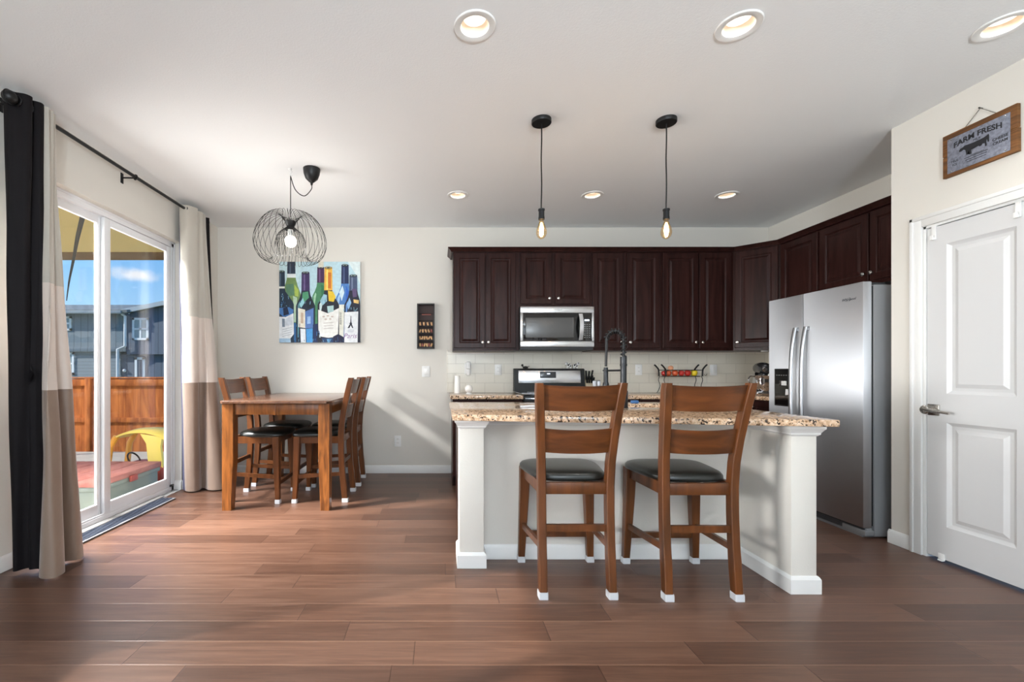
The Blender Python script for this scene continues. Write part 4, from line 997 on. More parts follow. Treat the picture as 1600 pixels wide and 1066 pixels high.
# ------------------------------------------------------------------ refrigerator
def fridge():
    xf = 2.880; y0, y1, ys = 3.050, 3.930, 3.560; zt = 1.752
    t = thing('refrigerator', 'stainless side-by-side refrigerator with ice dispenser beside the pantry wall', 'refrigerator', (3.2, 3.49, 0))
    b = MB(); b.box(xf+.075, XR-.025, y0, y1, .012, zt-.022, .004); b.box(xf+.02, XR-.3, y0+.03, y1-.03, .0, .02); obj('body', b, M['grey'], t)
    for nm, a, c in (('freezer_door', ys+.004, y1-.002), ('fridge_door', y0+.001, ys-.004)):
        d = MB(); n = 8; secs = []
        w = c-a
        d.box(xf, xf+.060, a, c, .068, zt, .006)
        o = obj(nm, d, M['steel'], t)
        g = MB(); g.box(xf+.060, xf+.075, a+.01, c-.01, .08, zt-.03); obj('gasket', g, M['black'], o)
        # bowed handle
        yh = (ys+.052) if nm == 'freezer_door' else (ys-.052); h = MB(); secs = []
        for i in range(25):
            u = -1+2*i/24; z = .99+u*.50; bow = .020+.038*(1-abs(u)**3.2); q = .0165
            secs.append([(xf-bow-.012+.012*(1-math.cos(k*PI/5)), 0, 0) for k in range(0)] or [(xf-bow+.011*math.cos(2*PI*k/12), yh+q*math.sin(2*PI*k/12), z) for k in range(12)])
        h.loft(secs); h.box(xf-.02, xf+.002, yh-.014, yh+.014, .49, .52, .003); h.box(xf-.02, xf+.002, yh-.014, yh+.014, 1.46, 1.49, .003)
        obj('door_handle', h, M['fsteel'], o)
        if nm == 'freezer_door':
            da, db, dz0, dz1 = 3.668, 3.858, .845, 1.160
            r = MB(); r.box(xf-.004, xf+.004, da, db, dz0, dz1, .004); e = obj('dispenser', r, M['black'], o)
            k = MB(); k.box(xf-.0046, xf-.003, da+.012, db-.012, dz0+.012, dz0+.185); k.box(xf-.010, xf-.003, da+.02, db-.02, dz0+.004, dz0+.010, .001)
            k.box(xf-.012, xf-.003, da+.075, da+.125, dz0+.17, dz0+.215, .003); obj('dispenser_well', k, M['bgloss'], o)
            l = MB(); l.box(xf-.014, xf-.004, da+.05, da+.100, dz0+.175, dz0+.212, .003); l.loft([[(xf-.010, da+.02, dz0+.10), (xf-.010, da+.06, dz0+.095), (xf-.004, da+.06, dz0+.095), (xf-.004, da+.02, dz0+.10)], [(xf-.014, da+.03, dz0+.145), (xf-.014, da+.05, dz0+.145), (xf-.004, da+.05, dz0+.145), (xf-.004, da+.03, dz0+.145)]]); obj('dispenser_paddle', l, M['white'], o)
            p = MB()
            for i in range(6): p.box(xf-.0052, xf-.0035, da+.025+i*.026, da+.036+i*.026, dz1-.058, dz1-.052)
            obj('button', p, M['keys'], o)
        else:
            text('logo', 'Whirlpool', .026, M['logo'], o, right(xf-.0006, 3.160, 1.645), shear=.25)
            s = MB(); s.torus((0, 0, 0), 1, .05, 30, 5, Mx=right(xf-.001, 3.163, 1.644) @ Matrix.Rotation(.3, 4, 'Z') @ Matrix.Diagonal((.022, .011, .012, 1))); obj('logo_swirl', s, M['logo'], o)
    k = MB(); k.box(xf+.02, xf+.075, y0+.02, y1-.02, .015, .06, .004)
    for i in range(3): k.box(xf+.016, xf+.022, y0+.20, y1-.03, .020+i*.013, .026+i*.013)
    obj('kick_grille', k, M['dgrey'], t)
    k = MB(); k.box(xf+.015, xf+.10, y0+.002, y0+.18, .014, .050, .006); k.box(xf+.03, xf+.07, y0+.01, y0+.08, .05, .067, .003); obj('hinge_cover', k, M['grey'], t)
    k = MB(); k.box(xf+.02, xf+.16, y0+.005, y0+.09, zt-.022, zt-.006, .004); k.box(xf+.02, xf+.16, y1-.09, y1-.005, zt-.022, zt-.006, .004); obj('top_hinge', k, M['dgrey'], t)
fridge()

# ------------------------------------------------------------------ countertop items
m = MB(); m.lathe([(.030, 0), (.034, .004), (.033, .06), (.028, .185), (.026, .19), (.022, .188), (.022, .05), (.002, .048)], (.182, 4.80, BZ+.0005), 28)
solo('vase', m, M['porcelain'], 'slim white tapered cylinder at the left end of the back counter', 'vase', (.182, 4.80, BZ))
t = thing('ball_ornament', 'white round ball on a small foot beside the white cylinder', 'ornament', (.300, 4.72, BZ))
m = MB(); m.sphere((.300, 4.72, BZ+.052), .043, 24, 16); obj('ball', m, M['porcelain'], t)
m = MB(); m.lathe([(.03, .0005), (.03, .006), (.018, .012), (.018, .02)], (.300, 4.72, BZ), 20); obj('foot', m, M['white'], t)
def outlet(px, py, w, h, label, y=YB-.0125, kind='outlet', d=5.0):
    c = P(px, py, d); t = thing(kind, label, 'outlet' if kind == 'outlet' else 'switch', (c.x, y, c.z-h/2), 'outlets and switches')
    m = MB(); m.box(c.x-w/2, c.x+w/2, y-.006, y-.0003, c.z-h/2, c.z+h/2, .002); obj('plate', m, M['white'], t)
    if kind == 'outlet':
        for s in (-1, 1):
            k = MB(); k.lathe([(.0165, 0), (.0165, .0015), (.002, .0016)], n=16, Mx=back(c.x, y-.006, c.z+s*.021)); o = obj('socket', k, M['porcelain'], t)
            q = MB(); q.box(c.x-.007, c.x-.005, y-.0082, y-.007, c.z+s*.021-.002, c.z+s*.021+.008); q.box(c.x+.005, c.x+.007, y-.0082, y-.007, c.z+s*.021-.002, c.z+s*.021+.008); obj('slot', q, M['dgrey'], o)
    else:
        k = MB(); k.box(c.x-.017, c.x+.017, y-.010, y-.005, c.z-.034, c.z+.034, .002); obj('rocker', k, M['porcelain'], t)
    return c
outlet(778, 578, .075, .12, 'white outlet on the tile between the cylinder and the stove')
outlet(731, 576, .072, .118, 'white outlet behind the plug-in at the left end of the tile')
outlet(997, 578, .075, .12, 'white outlet on the tile just right of the faucet')
outlet(1113.5, 578.5, .078, .122, 'white light switch on the tile between fruit basket and mixer', kind='light_switch')
outlet(665.5, 580.5, .088, .122, 'white light switch on the back wall, left of the tile', y=YB, kind='light_switch')
outlet(621.5, 689.5, .075, .125, 'white outlet low on the back wall right of the dining chairs', y=YB)
c = P(731, 576, 5.0)
m = MB(); m.box(c.x-.022, c.x+.026, YB-.070, YB-.021, c.z-.004, c.z+.075, .008); m.box(c.x-.018, c.x+.022, YB-.06, YB-.021, c.z-.078, c.z-.006, .008)
solo('plug_in', m, M['white'], 'white plug-in air freshener standing out from the left outlet', 'plug-in', (c.x, YB-.045, c.z-.078))

# figurines on top of the stove backguard (top surface at 1.168)
def cow(x, y, z, s, flip, label):
    t = thing('cow_shaker', label, 'shaker', (x, y, z), 'cow shakers on the stove back')
    m = MB(); f = -1 if flip else 1
    m.sphere((x, y, z+.026*s), .016*s, 16, 10, 1.35, 1, 1); m.sphere((x+f*.021*s, y-.004, z+.043*s), .0115*s, 14, 8, 1.05, .95, 1)
    m.sphere((x+f*.031*s, y-.006, z+.039*s), .007*s, 10, 6)
    for a in (-1, 1): m.sphere((x+f*.019*s, y+a*.011*s, z+.052*s), .005*s, 8, 5)
    for a in (-.014, .014):
        for b in (-.008, .008): m.cyl((x+a*s, y+b*s, z+.0005), (x+a*s, y+b*s, z+.02*s), .0055*s, n=8)
    obj('body', m, M['porcelain'], t)
    k = MB()
    for a, b, c_, r in ((-.010, -.0145, .030, .0075), (.008, -.0148, .022, .006), (.002, -.012, .038, .005), (f*.020, -.0135, .047, .0045)):
        k.sphere((x+a*s, y+b*s, z+c_*s), r*s, 10, 6, 1, .4, 1)
    obj('spots', k, M['black'], t)
cow(P(889, 570, 4.955).x, 4.955, 1.1685, 1.25, True, 'left black-spotted white cow shaker on the stove back')
cow(P(899, 570, 4.955).x, 4.955, 1.1685, 1.25, False, 'right black-spotted white cow shaker on the stove back')
x = P(821, 572, 4.955).x
m = MB(); m.sphere((x, 4.955, 1.182), .0135, 14, 8, 2.2, 1, .95); m.sphere((x-.034, 4.955, 1.204), .013, 12, 8); m.cyl((x-.028, 4.955, 1.188), (x-.034, 4.955, 1.204), .007)
for a in (-.022, .022): m.sphere((x+a, 4.955, 1.1745), .006, 8, 5)
m.tube([(x+.026, 4.955, 1.185), (x+.04, 4.955, 1.196), (x+.044, 4.955, 1.188)], .003, 6)
solo('animal_figurine', m, M['boxb'], 'small black animal figurine on the left of the stove back', 'figurine', (x, 4.955, 1.1685))

# knife block with knives, steel shakers
kx, ky = 1.634, 4.91
Mk = Matrix.Translation((kx, ky, BZ+.0005)) @ Matrix.Rotation(math.radians(-14), 4, 'X')
m = MB(); m.loft([[(kx-.045, ky-.05, BZ+.0005), (kx+.045, ky-.05, BZ+.0005), (kx+.045, ky+.06, BZ+.0005), (kx-.045, ky+.06, BZ+.0005)], [(kx-.045, ky-.045, BZ+.08), (kx+.045, ky-.045, BZ+.08), (kx+.045, ky+.06, BZ+.15), (kx-.045, ky+.06, BZ+.15)]])
solo('knife_block', m, M['blockw'], 'pale knife block on the counter just right of the stove', 'knife block', (kx, ky, BZ), smooth=False)
kn = None
for i, (a, b, l) in enumerate(((-.030, -.02, .075), (-.008, -.02, .080), (.016, -.02, .085), (.034, -.015, .06), (-.024, .03, .105), (.002, .032, .10), (.026, .03, .11))):
    zb = BZ+.098+max(0, (b+.045))*.66
    if kn is None or True:
        m = MB(); m.box(-.0085, .0085, -.007, .007, 0, l, .003)
    o = obj('kitchen_knife', m, M['black']); o.location = (kx+a, ky+b, zb-.004); o.rotation_euler = (math.radians(12), math.radians(8*(a/.03)), 0)
    tag(o, 'black knife handle standing in the pale knife block', 'knife', 'knives in the block')
for px, lab in ((929, 'left slim steel shaker beside the knife block'), (935.5, 'right slim steel shaker beside the knife block')):
    c = P(px, 590, 4.78)
    m = MB(); m.lathe([(.019, .0005), (.019, .07), (.017, .072), (.017, .085), (.020, .088), (.020, .135), (.012, .142), (.002, .143)], (c.x, 4.78, BZ), 20)
    solo('steel_shaker', m, M['steel'], lab, 'shaker', (c.x, 4.78, BZ), 'steel shakers')

# fruit basket
def fruit_basket():
    d = 4.78; xa, xb = P(1035, 0, d).x, P(1091, 0, d).x; zc = 1.115
    t = thing('fruit_basket', 'black wire fruit basket on curled legs under the wall cabinets', 'basket', ((xa+xb)/2, d, BZ))
    b = MB(); ya, yb = d-.075, d+.075; zb, zt2 = zc-.030, zc+.035
    b.tube([(xa, ya, zt2), (xb, ya, zt2), (xb, yb, zt2), (xa, yb, zt2)], .004, 8, closed=True); b.tube([(xa+.01, ya+.02, zb), (xb-.01, ya+.02, zb), (xb-.01, yb-.02, zb), (xa+.01, yb-.02, zb)], .004, 8, closed=True)
    for i in range(12):
        x = xa+.01+(xb-xa-.02)*i/11; b.tube([(x, ya+.02, zb), (x, yb-.02, zb)], .0018, 6)
        if i % 4 == 0: b.tube([(x, ya, zt2), (x, ya+.02, zb)], .0018, 6)
    obj('tray', b, M['iron'], t)
    for s, x in ((-1, xa), (1, xb)):
        h = MB()
        for y in (ya, yb):
            h.tube(catmull([(x, y, zb), (x+s*.004, y, zt2), (x+s*.014, y, zt2+.02), (x+s*.035, y, zt2+.045), (x+s*.05, y, zt2+.058)], 12), .0085, 8)
        h.tube(catmull([(x+s*.02, ya-.002, zb+.02), (x+s*.034, ya, zb+.008), (x+s*.048, ya, zb+.024)], 8), .0025, 6)
        obj('handle', h, M['iron'], t)
    for x, s in ((xa, -1), (xb, 1)):
        for y in (ya+.015, yb-.015):
            l = MB(); l.tube(catmull([(x, y, zb), (x+s*.012-.0, y, zb-.04), (x-s*.004, y, zb-.10), (x+s*.012, y, zb-.15), (x+s*.03, y, BZ+.006)], 18), .0035, 8); obj('leg', l, M['iron'], t)
    return xa, xb, d, zb
FA, FB, FD, FZ = fruit_basket()
def fruit(px, r, mtl, label, name='apple', dz=0, dy=-.02, grp='apples in the wire basket'):
    c = P(px, 0, FD+dy); x, y, z = c.x, FD+dy, FZ+.005+dz
    t = thing(name, label, name, (x, y, z), grp)
    pr = [(.001, .12), (.25, .03), (.55, .0), (.82, .25), (1.0, .8), (.98, 1.2), (.80, 1.6), (.5, 1.78), (.25, 1.74), (.08, 1.60), (.001, 1.56)]
    m = MB(); m.lathe([(a*r, b*r) for a, b in pr], (x, y, z), 22, Mx=Matrix.Identity(4)); obj('skin', m, mtl, t, ang=80)
    s = MB(); s.tube([(x, y, z+1.55*r), (x+.004, y, z+1.98*r)], .002, 6); obj('stem', s, M['stem'], t)
fruit(1037.5, .028, M['apple'], 'dark red apple at the left end of the fruit basket')
fruit(1044, .031, M['apple2'], 'blush red apple second from the left in the fruit basket', dy=-.035)
fruit(1054.5, .032, M['apple2'], 'orange-red apple third from the left in the fruit basket', dy=-.03)
fruit(1064.5, .031, M['apple'], 'red apple in the middle right of the fruit basket', dy=-.03)
fruit(1074.5, .032, M['apple'], 'red apple next to the yellow one in the fruit basket', dy=-.03)
fruit(1084.5, .034, M['yapple'], 'yellow apple at the right end of the fruit basket', dy=-.03)
fruit(1048, .027, M['peach'], 'pale peach lying on top of the apples', 'peach', .058, .0, None)
x = P(1060.5, 0, 4.72).x
m = MB()
for k in range(7): m.sphere((x+.016*math.cos(k*.9), 4.72+.016*math.sin(k*.9), BZ+.022), .021, 10, 8, .8, .8, 1.05)
m.lathe([(.012, .03), (.006, .05), (.003, .065)], (x, 4.72, BZ), 10)
solo('garlic_bulb', m, M['garlic'], 'cream garlic bulb on the counter below the fruit basket', 'garlic', (x, 4.72, BZ))

# stand mixer
def mixer():
    c = P(1186, 600, 4.55); x, y = c.x, 4.50; S = Matrix.Translation((x, y, BZ)) @ Matrix.Rotation(-.35, 4, 'Z') @ Matrix.Diagonal((.86, .86, .86, 1)) @ Matrix.Translation((-x, -y, -BZ))
    t = thing('stand_mixer', 'chrome stand mixer with glossy steel bowl in the counter corner', 'mixer', (x, y, BZ))
    b = MB(); b.box(x-.09, x+.10, y-.11, y+.20, BZ+.0005, BZ+.045, .018, seg=3); b.loft([[(x-.05*q+.0, y+.10+o, z) for q, o in ((-1, 0), (1, 0), (1, .09), (-1, .09))] for z in (BZ+.04, BZ+.26)]); bmesh.ops.transform(b.bm, matrix=S, verts=b.bm.verts[:]); obj('stand', b, M['chrome'], t)
    h = MB(); secs = []
    for yy, w, zz, hh in ((-.165, .012, .30, .016), (-.158, .042, .302, .044), (-.13, .060, .305, .060), (-.06, .068, .31, .068), (.04, .070, .312, .070), (.13, .064, .312, .064), (.19, .045, .308, .045), (.205, .012, .306, .012)):
        secs.append([(x+w*math.cos(2*PI*k/20), y+yy, BZ+zz+hh*math.sin(2*PI*k/20)) for k in range(20)])
    h.loft(secs); h.lathe([(.03, .2), (.032, .25)], (x, y-.07, BZ), 16); bmesh.ops.transform(h.bm, matrix=S, verts=h.bm.verts[:]); o = obj('head', h, M['mixer'], t, ang=60)
    k = MB(); k.lathe([(.026, 0), (.026, .012), (.020, .018), (.003, .02)], n=18, Mx=F((x-.02, y-.148, BZ+.30), (1, 0, 0), (0, 0, 1))); bmesh.ops.transform(k.bm, matrix=S, verts=k.bm.verts[:]); obj('hub_cap', k, M['chrome'], o)
    w = MB(); w.lathe([(.05, .048), (.055, .055), (.075, .075), (.098, .12), (.104, .17), (.105, .225), (.109, .228), (.102, .229), (.101, .17), (.09, .11), (.01, .07)], (x, y-.06, BZ), 32); bmesh.ops.transform(w.bm, matrix=S, verts=w.bm.verts[:]); o = obj('bowl', w, M['chrome'], t, ang=60)
    q = MB(); q.tube(catmull([(x-.103, y-.08, BZ+.215), (x-.15, y-.095, BZ+.215), (x-.165, y-.10, BZ+.17), (x-.145, y-.095, BZ+.115), (x-.098, y-.08, BZ+.12)], 20), .007, 8); bmesh.ops.transform(q.bm, matrix=S, verts=q.bm.verts[:]); obj('bowl_handle', q, M['chrome'], o)
mixer()

# ------------------------------------------------------------------ pendants
def pendant(x, y, label):
    t = thing('pendant_light', label, 'pendant light', (x, y, H), 'island pendant lights')
    c = MB(); c.lathe([(.062, -.0005), (.062, -.022), (.060, -.025), (.006, -.026)], (x, y, H), 36); obj('canopy', c, M['bmet'], t)
    zs = 2.172
    c = MB(); c.tube([(x+.0015*math.sin(k*1.1), y, H-.024-(H-.024-zs)*k/10) for k in range(11)], .0042, 8); obj('cord', c, M['bmet'], t)
    s = MB(); s.lathe([(.006, .004), (.021, .001), (.021, -.008), (.018, -.012), (.018, -.045), (.0195, -.052), (.0195, -.066), (.014, -.067)], (x, y, zs), 24); obj('socket', s, M['dsteel'], t)
    b = MB(); b.lathe([(.0135, -.066), (.0145, -.078), (.022, -.100), (.030, -.122), (.0335, -.142), (.0325, -.158), (.026, -.174), (.015, -.185), (.004, -.190)], (x, y, zs), 28, cap=False); o = obj('bulb', b, M['bulbglass'], t, ang=80)
    f = MB()
    for k in range(6):
        a = 2*PI*k/6; f.tube(catmull([(x+.004*math.cos(a), y+.004*math.sin(a), zs-.085), (x+.012*math.cos(a+.5), y+.012*math.sin(a+.5), zs-.115), (x+.011*math.cos(a+1), y+.011*math.sin(a+1), zs-.15), (x+.004*math.cos(a+1.4), y+.004*math.sin(a+1.4), zs-.175)], 10), .0012, 5)
    obj('filament', f, M['filament'], o)
    d = bpy.data.lights.new('pendant_glow', 'POINT'); d.energy = 1.6; d.color = (1, .78, .52); d.shadow_soft_size = .02
    l = bpy.data.objects.new('pendant_glow', d); COL.objects.link(l); l.parent = t; l.location = (0, 0, zs-H-.13)
pendant(.645, 2.857, 'left bare-bulb pendant above the island')
pendant(1.441, 2.857, 'right bare-bulb pendant above the island')

def dining_lamp():
    d = 3.55; cx = P(454, 0, d).x; y = d
    t = thing('dining_pendant', 'black looped-wire pendant lamp swagged above the dining table', 'pendant light', (cx, y, H))
    kx = P(487, 0, d).x
    c = MB(); c.lathe([(.066, -.0005), (.066, -.008), (.062, -.04), (.048, -.078), (.022, -.103), (.010, -.112), (.008, -.128), (.003, -.130)], (kx, y, H), 32); obj('canopy', c, M['bmet'], t)
    h = MB(); h.lathe([(.016, -.0005), (.014, -.006), (.005, -.012)], (cx-.004, y, H), 16); h.tube(catmull([(cx-.004, y, H-.01), (cx+.01, y, H-.025), (cx-.006, y, H-.05), (cx+.008, y, H-.062), (cx+.014, y, H-.05)], 14), .003, 6); obj('ceiling_hook', h, M['white'], t)
    zt, zb = 2.40, 1.982
    w = MB(); w.tube(catmull([(kx, y, H-.128), (kx-.004, y, H-.165), (kx-.06, y, H-.215), (kx-.13, y, H-.165), (cx, y, H-.058)], 24), .0036, 8); w.tube([(cx, y, H-.055), (cx, y, 2.36)], .0036, 8); obj('cord', w, M['bmet'], t)
    def zc(p): return EYE+(580-(250+p*.1594))/700*d
    s = MB(); s.lathe([(.010, zc(596)), (.034, zc(598)), (.044, zc(606)), (.040, zc(625)), (.030, zc(650)), (.033, zc(672)), (.042, zc(690)), (.030, zc(690)), (.022, zc(650))], (cx, y, 0), 28); obj('neck', s, M['bmet'], t)
    prof = [(.043, 604), (.062, 575), (.075, 548), (.105, 530), (.16, 545), (.21, 600), (.255, 690), (.276, 790), (.268, 880), (.235, 955), (.19, 992), (.15, 988), (.128, 940), (.122, 870), (.112, 790), (.092, 730), (.062, 695), (.036, 668)]
    prof = catmull([(r, zc(p), 0) for r, p in prof], 44)
    f = MB(); NW = 32
    for k in range(NW):
        a0 = 2*PI*k/NW; pts = []
        for i, q in enumerate(prof):
            u = i/43; tw = a0+.55*math.sin(PI*u)*(1)
            pts.append((cx+q.x*math.cos(tw), y+q.x*math.sin(tw), q.y))
        f.tube(pts, .0016, 5)
    obj('wire_shade', f, M['iron'], t)
    b = MB(); b.sphere((cx, y, zc(800)), .047, 24, 16); obj('bulb', b, M['globe'], t)
    k = MB(); k.cyl((cx, y, zc(752)), (cx, y, zc(685)), .021, n=16); obj('socket', k, M['white'], t)
    l = bpy.data.lights.new('dining_glow', 'POINT'); l.energy = 14; l.color = (1, .95, .88); l.shadow_soft_size = .09
    o = bpy.data.objects.new('dining_glow', l); COL.objects.link(o); o.parent = t; o.location = (0, 0, zc(800)-H-.06)
dining_lamp()

# ------------------------------------------------------------------ wall art: bottles on canvas
def painting():
    x0, x1 = P(436.3, 0, 4.965).x, P(563, 0, 4.965).x; z1, z0 = P(0, 409, 4.965).z, P(0, 535.6, 4.965).z
    t = thing('wine_canvas', 'square canvas print of colourful wine bottles on the back wall', 'painting', ((x0+x1)/2, 4.965, z0))
    m = MB(); m.box(x0, x1, 4.965, 4.9995, z0, z1, .003); obj('canvas', m, M['canvas'], t)
    W, Hh = x1-x0, z1-z0
    pal = {}; mats = []
    def col(rgb):
        if rgb not in pal: pal[rgb] = len(mats); mats.append(mat('paint', rgb, .7, var=.28, vscale=28))
        return pal[rgb]
    p = MB(); lay = [0]
    def poly(pts, rgb):
        lay[0] += 1; p.mi = col(rgb); y = 4.9646-lay[0]*.00004
        vs = []
        for a, b in pts:
            a = min(max(a, 76), 1014); b = min(max(b, 66), 999)
            vs.append((x0+(a-75)/940*W, y, z1-(b-65)/935*Hh))
        p.add(vs, [tuple(range(len(vs)))])
    def band(pts, w, rgb):
        L_ = [(a-w, b) for a, b in pts]; R_ = [(a+w, b) for a, b in pts][::-1]; poly(L_+R_, rgb)
    def ell(cx, cy, rx, ry, rgb): poly([(cx+rx*math.cos(k*PI/9), cy+ry*math.sin(k*PI/9)) for k in range(18)], rgb)
    def bottle(cx, nw, bw, yt, yn, ys, yb, cap, capend, glass, hl, lip=True):
        n, b = nw/2, bw/2
        left = [(cx-n*.92, yt), (cx-n, yn), (cx-n*1.15, yn+(ys-yn)*.25), (cx-b*.55-n*.3, yn+(ys-yn)*.55), (cx-b*.93, yn+(ys-yn)*.85), (cx-b, ys), (cx-b, yb)]
        rgt = [(2*cx-a, y) for a, y in left][::-1]
        poly(left+rgt, glass)
        poly([(cx-n*.95, yt), (cx+n*.95, yt), (cx+n*1.02, capend), (cx-n*1.02, capend)], cap)
        poly([(cx-n*.45, yt+20), (cx-n*.1, yt+20), (cx-n*.1, capend-6), (cx-n*.45, capend-6)], tuple(min(255, c+45) for c in cap))
        if lip: ell(cx, yt+4, n*.98, 18, tuple(int(c*.7) for c in cap)); ell(cx, yt, n*.6, 9, (150, 170, 160)); ell(cx, yt+2, n*.4, 6, (24, 34, 36))
        poly([(cx-b*.82, ys-10), (cx-b*.62, ys-60), (cx-b*.5, ys-40), (cx-b*.66, ys+60), (cx-b*.72, yb-60), (cx-b*.84, yb-60)], hl)
    poly([(75, 65), (1015, 65), (1015, 1000), (75, 1000)], (184, 214, 224))
    poly([(75, 65), (330, 65), (300, 300), (75, 420)], (196, 222, 228)); poly([(870, 65), (1015, 65), (1015, 330), (980, 240)], (214, 228, 230))
    # back row
    bottle(215, 95, 230, 66, 210, 470, 1000, (38, 52, 72), 205, (110, 138, 84), (180, 200, 160), False); poly([(168, 205), (264, 205), (266, 250), (166, 250)], (222, 230, 234))
    poly([(150, 330), (240, 320), (250, 450), (160, 470)], (84, 124, 96)); poly([(250, 330), (300, 390), (296, 470), (256, 460)], (164, 186, 84))
    poly([(236, 460), (282, 480), (282, 760), (238, 760)], (178, 204, 176))
    poly([(240, 770), (320, 770), (325, 1000), (236, 1000)], (38, 92, 142)); poly([(290, 800), (325, 800), (328, 1000), (296, 1000)], (26, 44, 84))
    bottle(556, 84, 200, 132, 310, 480, 1000, (64, 34, 74), 308, (70, 128, 90), (156, 198, 166)); poly([(528, 66), (590, 66), (590, 130), (528, 130)], (206, 204, 190))
    poly([(560, 330), (610, 350), (620, 460), (566, 470)], (46, 110, 74))
    bottle(838, 88, 216, 106, 320, 500, 1000, (30, 44, 84), 320, (76, 126, 190), (160, 196, 226)); poly([(770, 420), (810, 340), (830, 420), (800, 520)], (206, 226, 246)); poly([(850, 340), (886, 420), (880, 560), (846, 520)], (48, 98, 190))
    poly([(740, 560), (830, 560), (820, 1000), (740, 1000)], (226, 226, 214))
    # front row
    bottle(100, 84, 290, 178, 360, 560, 1000, (34, 52, 70), 352, (28, 46, 64), (84, 130, 170)); poly([(76, 352), (140, 352), (140, 374), (76, 374)], (226, 230, 220))
    poly([(76, 600), (190, 590), (240, 620), (230, 690), (120, 700), (76, 660)], (70, 118, 178)); poly([(120, 600), (170, 590), (190, 670), (126, 690)], (22, 34, 62))
    poly([(76, 700), (150, 704), (240, 660), (246, 900), (206, 950), (210, 1000), (76, 1000)], (222, 226, 230)); poly([(108, 722), (140, 724), (142, 820), (110, 818)], (120, 134, 148)); poly([(146, 724), (228, 700), (230, 790), (146, 812)], (198, 206, 214))
    for k in range(4): poly([(110, 848+k*26), (225, 820+k*26), (225, 825+k*26), (110, 854+k*26)], (164, 172, 180))
    poly([(76, 952), (206, 952), (208, 1000), (76, 1000)], (160, 190, 214))
    bottle(381, 96, 222, 192, 400, 580, 1000, (62, 46, 92), 402, (26, 40, 58), (90, 140, 150)); poly([(346, 420), (410, 410), (420, 480), (370, 530), (340, 520)], (76, 146, 106)); poly([(308, 560), (350, 480), (370, 540), (330, 600)], (150, 200, 210)); poly([(390, 520), (450, 470), (474, 580), (400, 610)], (18, 30, 44))
    poly([(294, 600), (376, 620), (378, 832), (296, 820)], (230, 222, 206)); poly([(378, 640), (474, 600), (472, 830), (378, 836)], (84, 120, 180)); poly([(400, 700), (440, 696), (440, 780), (400, 784)], (150, 184, 220)); poly([(326, 650), (356, 656), (356, 780), (326, 776)], (196, 172, 150))
    poly([(320, 838), (380, 842), (384, 1000), (326, 1000)], (220, 226, 236)); poly([(388, 842), (464, 834), (462, 1000), (392, 1000)], (70, 146, 206)); poly([(466, 790), (520, 780), (556, 920), (560, 1000), (470, 1000)], (28, 44, 84))
    bottle(645, 94, 250, 134, 400, 570, 1000, (232, 176, 70), 396, (34, 36, 48), (196, 214, 216)); poly([(640, 190), (676, 190), (676, 376), (640, 372)], (200, 112, 40))
    poly([(640, 400), (700, 410), (730, 470), (706, 530), (650, 520)], (226, 190, 50)); poly([(548, 520), (590, 440), (628, 450), (630, 520), (580, 570)], (150, 190, 206))
    poly([(528, 620), (640, 662), (770, 600), (756, 906), (700, 938), (640, 944), (560, 930), (530, 880)], (236, 234, 226)); poly([(630, 580), (706, 570), (706, 640), (640, 656)], (170, 200, 200))
    for k, (a, b) in enumerate(((590, 700), (640, 690), (690, 700), (615, 730), (668, 728))): ell(a, b, 16, 10, (200, 186, 176))
    for k in range(3): poly([(590, 772+k*32), (706, 764+k*32), (706, 770+k*32), (590, 779+k*32)], (190, 182, 178))
    poly([(570, 950), (700, 946), (700, 1000), (580, 1000)], (30, 62, 104)); poly([(620, 960), (680, 956), (660, 1000), (630, 1000)], (120, 180, 220)); poly([(700, 930), (760, 900), (830, 940), (840, 1000), (704, 1000)], (30, 32, 62))
    poly([(772, 640), (804, 650), (800, 800), (772, 790)], (214, 214, 200))
    for k in range(7): poly([(778, 656+k*20), (798, 660+k*20), (798, 668+k*20), (778, 664+k*20)], (96, 100, 110))
    bottle(934, 94, 212, 226, 400, 580, 1000, (70, 84, 112), 400, (30, 34, 52), (92, 132, 190)); poly([(920, 380), (972, 380), (976, 470), (930, 480)], (92, 76, 112)); poly([(936, 500), (1000, 510), (996, 552), (940, 540)], (222, 186, 116)); poly([(860, 560), (890, 480), (912, 540), (880, 620)], (140, 180, 220))
    poly([(832, 650), (992, 640), (984, 1000), (830, 1000)], (226, 230, 238))
    poly([(903, 690), (909, 690), (912, 760), (920, 790), (934, 832), (922, 832), (906, 800), (890, 832), (868, 832), (892, 790), (900, 760)], (40, 42, 56)); poly([(890, 772), (920, 772), (922, 780), (888, 780)], (40, 42, 56))
    for k in range(3): poly([(872, 846+k*14), (940, 846+k*14), (940, 850+k*14), (872, 850+k*14)], (176, 182, 196))
    rr = random.Random(11); tones = [(60, 110, 160), (120, 170, 200), (24, 40, 66), (150, 190, 200), (40, 80, 120), (20, 30, 44)]
    spots = [(95, 150, 420, 590), (290, 470, 850, 990), (90, 230, 410, 580), (300, 490, 500, 600), (530, 640, 460, 560), (810, 1000, 580, 640), (470, 550, 820, 990), (240, 320, 780, 990), (700, 830, 930, 990), (540, 700, 950, 995)]
    for a, b, c_, d_ in spots:
        for k in range(7):
            u, v = rr.uniform(a, b), rr.uniform(c_, d_); w = rr.uniform(3, 9); h = rr.uniform(14, 46); k2 = rr.uniform(-12, 12)
            poly([(u, v), (u+w, v-2), (min(u+w+k2, b), min(v+h, d_)), (min(u+k2, b), min(v+h+3, d_))], rr.choice(tones))
    obj('print', p, mats, t, smooth=False)
    text('lettering', 'Paris', .075, mat('label_ink', (150, 110, 160), .7), t, back(x0+(895-75)/940*W, 4.9600, z1-(925-65)/935*Hh), ext=.0002, shear=.3)
painting()

